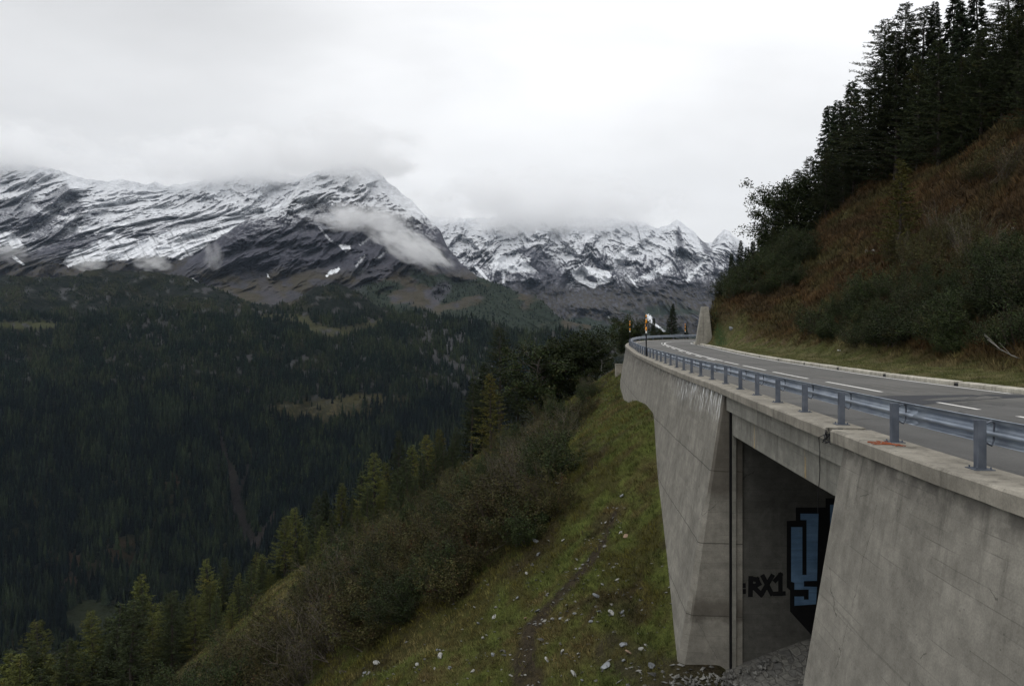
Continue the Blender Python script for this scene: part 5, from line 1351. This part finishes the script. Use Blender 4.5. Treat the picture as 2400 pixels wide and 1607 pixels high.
# small stones and grit
rg = np.random.default_rng(9); V = []; Fq = []; off = 0; co0 = np.array([(0, 0, .5), (.5, 0, 0), (0, .5, 0), (-.5, 0, 0), (0, -.5, 0), (0, 0, -.4)]); fa = np.array([(0, 1, 2), (0, 2, 3), (0, 3, 4), (0, 4, 1), (5, 2, 1), (5, 3, 2), (5, 4, 3), (5, 1, 4)])
cand = []
for _ in range(460):
    if rg.random() < .55: b_ = rg.uniform(1320, 1650); a = rg.uniform(bx_at(b_), 1600)
    elif rg.random() < .6: b_ = rg.uniform(1560, 1640); a = rg.uniform(1450, 1780)
    else: b_ = rg.uniform(1180, 1500); a = np.interp(b_, [1200, 1400, 1500], [1440, 1310, 1240])+rg.normal(0, 22)
    cand.append((a, b_))
for a, b_ in cand:
    p = cast(ground_low, a, b_, 22, 70, .07)
    if p is None or p[0] > 7.4: continue
    s_ = rg.uniform(.05, .17)*(1+.6*(rg.random() < .12)); M3 = rg.normal(0, .3, (3, 3))+np.eye(3)
    V.append((co0*rg.uniform(.6, 1.3, (6, 1))*np.array((1.2, .9, .55)))@M3*s_+p+np.array((0, 0, .03))); Fq.append(fa+off); off += 6
for _ in range(170):   # rubble where the paving meets the foot of the pier
    t = rg.random(); X = 5.6+3.2*t+rg.normal(0, .3); Yy = 25.9-1.3*rg.random()**2+rg.normal(0, .15); zz = -10.0+.36*max(0, X-7.3)+.05
    s_ = rg.uniform(.05, .2); V.append((co0*rg.uniform(.6, 1.3, (6, 1)))@(rg.normal(0, .3, (3, 3))+np.eye(3))*s_+np.array((X, Yy, zz))); Fq.append(fa+off); off += 6
tag(npobj('gravel', np.concatenate(V), np.concatenate(Fq), simple('scree_stone', (.13, .128, .118), .9, .6, 1.3), smooth=False), 'small loose stones scattered in the grass and at the wall foot', kind='stuff')
def branch(pix, fn, lab, r0=.022, m=M_twig, up=.25, name='dead_branch'):
    p0 = cast(fn, *pix[0], 20, 120, .3)
    if p0 is None: return
    D = p0[1]; pts = [np.array(P(a, b_, D)) for a, b_ in pix]
    pts = [p+np.array((0, rnd.uniform(-.05, .05), 0)) for p in pts]
    w = Wood(); w.limb(pts, r0, r0*.35, 5)
    for k in range(1, len(pts)-1):
        for _ in range(2):
            d = pts[k+1]-pts[k]; L = np.linalg.norm(d); q = [pts[k]]; dd = d/L+np.array((rnd.uniform(-.5, .5), rnd.uniform(-.4, .4), rnd.uniform(-.1, .6)))
            for j in range(3): dd = dd+np.array((rnd.uniform(-.2, .2), 0, rnd.uniform(-.1, .2))); q.append(q[-1]+dd*L*.3)
            w.limb(q, r0*.5, r0*.2, 4)
    o = w.obj(name, m); tag(o, lab, 'branch')
def z7(x, y): return (x/2.218, y/2.218+900)
branch([z8(1330, 765), z8(1270, 780), z8(1210, 815), z8(1150, 850)], ground_low, 'forked pale dead branch lying out from the shrubs onto the grass', .035)
branch([z8(1330, 750), z8(1260, 745), z8(1190, 738)], ground_low, 'thin pale dead branch just above the forked one', .02)
branch([z8(460, 1440), z8(440, 1432), z8(415, 1430), z8(425, 1448)], ground_low, 'small white broken branch at the lower edge of the grass', .04)
branch([z7(1900, 1400), z7(1780, 1330), z7(1680, 1260), z7(1620, 1200)], ground_low, 'long pale bent branch among the lower shrubs', .03)
branch([z7(1620, 1470), z7(1520, 1465), z7(1420, 1450), z7(1365, 1448)], ground_low, 'pale grey branch lying level across the lower shrubs', .035)
branch([z7(1500, 1425), z7(1440, 1370), z7(1350, 1290)], ground_low, 'thin bent branch at the lowest bare shrub', .025)
branch([z7(1550, 1310), z7(1470, 1280), z7(1370, 1255), z7(1310, 1250)], ground_low, 'pale branch arching left over the grassy edge', .03)
branch([z8(915, 590), z8(890, 560), z8(865, 520), z8(850, 480)], ground_low, 'pale upright dead stem on the crest of the slope', .04)
branch([z8(1215, 465), z8(1170, 450), z8(1125, 440)], ground_low, 'short pale dead branch in the upper shrubs', .025)
branch([z8(238, 750), z8(232, 700), z8(225, 660)], ground_low, 'white leaning dead stem among the larches', .05)
branch([(2402, 845), (2370, 832), (2340, 815), (2314, 795)], ground_up, 'long thin whitish dead stem leaning out of the bushes above the verge', .03, M_birch)
p = cast(ground_up, 1966, 825, 20, 80, .2)
o = link(bpy.data.objects.new('stone', RM[0].copy())); o.data.materials.append(simple('white_stone', (.7, .7, .68), .8, .1)); o.location = (p[0], p[1], p[2]+.1); o.scale = (.26, .26, .3); tag(o, 'single white stone on the grass verge right of the road', 'stone')
for (a, b_, sz, lab) in ((1715, 772, 15, 'dark jagged rock showing on the bank behind the wing wall'), (2036, 590, 18, 'pale rock on the rusty grass hill, left one of a pair'), (2048, 596, 14, 'smaller pale rock on the rusty grass hill, right one of a pair'), (2374, 543, 14, 'small white rock near the right edge of the hill')):
    p = cast(ground_up, a, b_, 20, 125, .3)
    if p is None: continue
    s_ = sz/F*p[1]*1.3; o = link(bpy.data.objects.new('rock', rnd.choice(RM).copy())); o.data.materials.append(M_stone2 if 'dark' in lab else M_stone); o.location = tuple(p); o.scale = (s_, s_, s_*1.3); o.rotation_euler = (.4, .8, 1); tag(o, lab, 'rock')
# ================================================================ CLOUDS: real volumes hanging in front of and over the ridges
def cloud(name, x, y, D, rx, ry, depth, dens, seed, label=None, tilt=0., soft=.55, kind=None, ns=2.2, aniso=.35):
    m = bpy.data.materials.new('cloud_vapour'); m.use_nodes = True; t_ = m.node_tree; t_.nodes.remove(t_.nodes['Principled BSDF'])
    def N(ty, inp=None, **pr):
        n = t_.nodes.new(ty)
        for k, v in pr.items(): setattr(n, k, v)
        for k, v in (inp or {}).items():
            if hasattr(v, 'is_output'): t_.links.new(v, n.inputs[k])
            else: n.inputs[k].default_value = v
        return n
    oc_ = N('ShaderNodeTexCoord').outputs['Object']
    r = N('ShaderNodeVectorMath', {0: oc_}, operation='LENGTH').outputs['Value']
    off = N('ShaderNodeVectorMath', {0: oc_, 1: (seed*3.1, seed*1.7, seed)}, operation='ADD').outputs[0]
    sc = N('ShaderNodeVectorMath', {0: off, 1: (rx/ry*.5 if rx > ry else 1, 1, 1)}, operation='MULTIPLY').outputs[0]
    nz = N('ShaderNodeTexNoise', {'Vector': sc, 'Scale': ns, 'Detail': 4., 'Roughness': .55}).outputs['Fac']
    a = N('ShaderNodeMath', {0: 1., 1: r}, operation='SUBTRACT').outputs[0]
    b_ = N('ShaderNodeMath', {0: nz, 1: .5}, operation='SUBTRACT').outputs[0]
    b_ = N('ShaderNodeMath', {0: b_, 1: 2.6}, operation='MULTIPLY').outputs[0]
    c_ = N('ShaderNodeMath', {0: a, 1: b_}, operation='ADD').outputs[0]
    edge = N('ShaderNodeMapRange', {'Value': a, 'From Min': 0., 'From Max': .3}, interpolation_type='SMOOTHSTEP').outputs[0]
    d = N('ShaderNodeMapRange', {'Value': c_, 'From Min': .12, 'From Max': .12+soft, 'To Min': 0., 'To Max': dens}, interpolation_type='SMOOTHSTEP').outputs[0]
    d = N('ShaderNodeMath', {0: d, 1: edge}, operation='MULTIPLY').outputs[0]
    pv_ = N('ShaderNodeVolumePrincipled', {'Density': d, 'Anisotropy': aniso, 'Color': (1, 1, 1, 1)})
    t_.links.new(pv_.outputs[0], t_.nodes['Material Output'].inputs['Volume'])
    import bmesh
    bm = bmesh.new(); bmesh.ops.create_icosphere(bm, subdivisions=4, radius=1.0)
    for v in bm.verts:
        k = 1+.10*math.sin(v.co.x*5+seed)*math.cos(v.co.z*4+seed*2); v.co *= k
    me = bpy.data.meshes.new(name); bm.to_mesh(me); bm.free(); me.materials.append(m)
    o = link(bpy.data.objects.new(name, me)); p = P(x, y, D)
    o.location = p; o.scale = (rx/F*D, depth, ry/F*D); o.rotation_euler = (0, tilt, 0)
    if kind: tag(o, label, None, kind=kind)
    else: tag(o, label, 'cloud')
    return o
cloud('cloud', 855, 515, 3350, 150, 46, 170, .010, 1, 'long grey wisp of cloud lying across the main peak', tilt=.06)
cloud('cloud', 965, 580, 3000, 130, 46, 170, .010, 2, 'sloping wisp of cloud below the long one on the right flank', tilt=.42)
cloud('cloud', 358, 616, 2950, 52, 26, 90, .010, 3, 'small puff of cloud over the wooded knoll')
cloud('cloud', 205, 618, 3000, 50, 24, 90, .008, 4, 'faint puff of cloud left of the small one over the knoll')
cloud('cloud', 500, 600, 3000, 26, 46, 70, .005, 5, 'faint upright wisp of cloud beside the foot of the main peak')
cloud('cloud', 20, 590, 3200, 60, 30, 90, .005, 6, 'thin wisp of cloud at the left edge below the snow')
cloud('cloud_bank', 800, 370, 3950, 250, 104, 500, .0080, 7, 'cloud hiding the summit of the main peak', kind='stuff', soft=.8)
cloud('cloud_bank', 560, 376, 5150, 400, 88, 500, .0075, 8, 'cloud over the ridge left of the main peak', kind='stuff', soft=.8)
cloud('cloud_bank', -10, 362, 5050, 300, 96, 500, .0080, 9, 'cloud over the far left ridge', kind='stuff', soft=.8)
cloud('cloud_bank', 1270, 480, 6600, 390, 96, 700, .0068, 10, 'cloud over the far right range', kind='stuff', soft=.8)
HAZE_D = .000013
HZV = bpy.data.materials.new('haze_air'); HZV.use_nodes = True
nt = HZV.node_tree; nt.nodes.remove(nt.nodes['Principled BSDF'])
pv = nt.nodes.new('ShaderNodeVolumePrincipled'); pv.inputs['Density'].default_value = HAZE_D
pv.inputs['Color'].default_value = (.62, .78, 1., 1); pv.inputs['Anisotropy'].default_value = .3
nt.links.new(pv.outputs[0], nt.nodes['Material Output'].inputs['Volume'])
b = MB(); b.box(-9000, 9000, -600, 9500, -900, 1900)
o = b.build('haze', HZV); tag(o, kind='stuff')
# ================================================================ LIGHT, AIR, CAMERA
w = bpy.data.worlds.new('World'); scene.world = w; w.use_nodes = True
t = w.node_tree; bg = t.nodes['Background']
sky = t.nodes.new('ShaderNodeTexSky'); sky.sky_type = 'NISHITA'; sky.sun_disc = False
SE, SR = R(48), R(200)
sky.sun_elevation = SE; sky.sun_rotation = SR
def wn(ty, inp=None, **pr):
    n = t.nodes.new(ty)
    for k, v in pr.items(): setattr(n, k, v)
    for k, v in (inp or {}).items():
        if hasattr(v, 'is_output'): t.links.new(v, n.inputs[k])
        else: n.inputs[k].default_value = v
    return n
tc = wn('ShaderNodeTexCoord').outputs['Generated']
sep = wn('ShaderNodeSeparateXYZ', {0: tc}).outputs
# cloud layer: direction projected on a flat ceiling, brighter overhead
zz = wn('ShaderNodeMath', {0: sep[2], 1: .12}, operation='MAXIMUM').outputs[0]
uu = wn('ShaderNodeMath', {0: sep[0], 1: zz}, operation='DIVIDE').outputs[0]
vv = wn('ShaderNodeMath', {0: sep[1], 1: zz}, operation='DIVIDE').outputs[0]
uv = wn('ShaderNodeCombineXYZ', {0: uu, 1: vv, 2: 0.}).outputs[0]
n1 = wn('ShaderNodeTexNoise', {'Vector': uv, 'Scale': .42, 'Detail': 6., 'Roughness': .5, 'Distortion': .3}).outputs['Fac']
el = wn('ShaderNodeMapRange', {'Value': sep[2], 'From Min': 0., 'From Max': .9, 'To Min': .80, 'To Max': 1.5}).outputs[0]
cl = wn('ShaderNodeMapRange', {'Value': n1, 'From Min': .36, 'From Max': .66, 'To Min': .84, 'To Max': 1.15}, interpolation_type='SMOOTHSTEP').outputs[0]
br = wn('ShaderNodeMath', {0: el, 1: cl}, operation='MULTIPLY').outputs[0]
low = wn('ShaderNodeMapRange', {'Value': sep[2], 'From Min': .10, 'From Max': .42}).outputs[0]   # cloud structure fades into haze low down
dl = wn('ShaderNodeVectorMath', {0: tc, 1: (-.56, .75, .36)}, operation='DOT_PRODUCT').outputs['Value']
dk = wn('ShaderNodeMapRange', {'Value': dl, 'From Min': .90, 'From Max': 1., 'To Min': 1., 'To Max': .70}, interpolation_type='SMOOTHSTEP').outputs[0]
br = wn('ShaderNodeMath', {0: br, 1: dk}, operation='MULTIPLY').outputs[0]
flat = wn('ShaderNodeMath', {0: el, 1: .985}, operation='MULTIPLY').outputs[0]
mx = wn('ShaderNodeMix', {0: low, 2: flat, 3: br}).outputs[0]
colr = wn('ShaderNodeVectorMath', {0: (.985, .99, 1.0), 3: mx}, operation='SCALE').outputs[0]
EXTRA_SKY = 1/0.1
sc2 = wn('ShaderNodeVectorMath', {0: colr, 3: EXTRA_SKY}, operation='SCALE').outputs[0]
m = t.nodes.new('ShaderNodeMix'); m.data_type = 'RGBA'
m.inputs[0].default_value = .965
t.links.new(sky.outputs[0], m.inputs[6]); t.links.new(sc2, m.inputs[7])
gm = t.nodes.new('ShaderNodeMix'); gm.data_type = 'RGBA'; gm.inputs[6].default_value = (.35, .38, .32, 1)   # dark valley ground below the horizon
hz = wn('ShaderNodeMapRange', {'Value': sep[2], 'From Min': -.03, 'From Max': -.005}).outputs[0]
t.links.new(hz, gm.inputs[0]); t.links.new(m.outputs[2], gm.inputs[7]); t.links.new(gm.outputs[2], bg.inputs[0])
bg.inputs[1].default_value = .1

sd = bpy.data.lights.new('sun', 'SUN'); sd.energy = .6; sd.angle = R(25); sd.color = (1, .97, .92)
so = link(bpy.data.objects.new('sun', sd))
so.rotation_euler = (R(90)-SE, 0, math.pi-SR)   # light from behind-left and above

cam = bpy.data.cameras.new('camera'); co = link(bpy.data.objects.new('camera', cam))
cam.sensor_width = 36; cam.lens = 36*F/2400; cam.clip_start = .1; cam.clip_end = 30000
cam.shift_y = -10.5/2400
co.location = (0, 0, CAMZ); co.rotation_euler = (R(90), 0, 0)
scene.camera = co
scene.view_settings.view_transform = 'Standard'; scene.view_settings.look = 'None'
scene.view_settings.exposure = 0; scene.view_settings.gamma = 1
c = scene.cycles
c.max_bounces = 14; c.diffuse_bounces = 3; c.glossy_bounces = 2; c.transmission_bounces = 2; c.volume_bounces = 12; c.transparent_max_bounces = 6
c.use_denoising = True
try: c.denoiser = 'OPENIMAGEDENOISE'
except Exception: pass
c.sample_clamp_indirect = 4
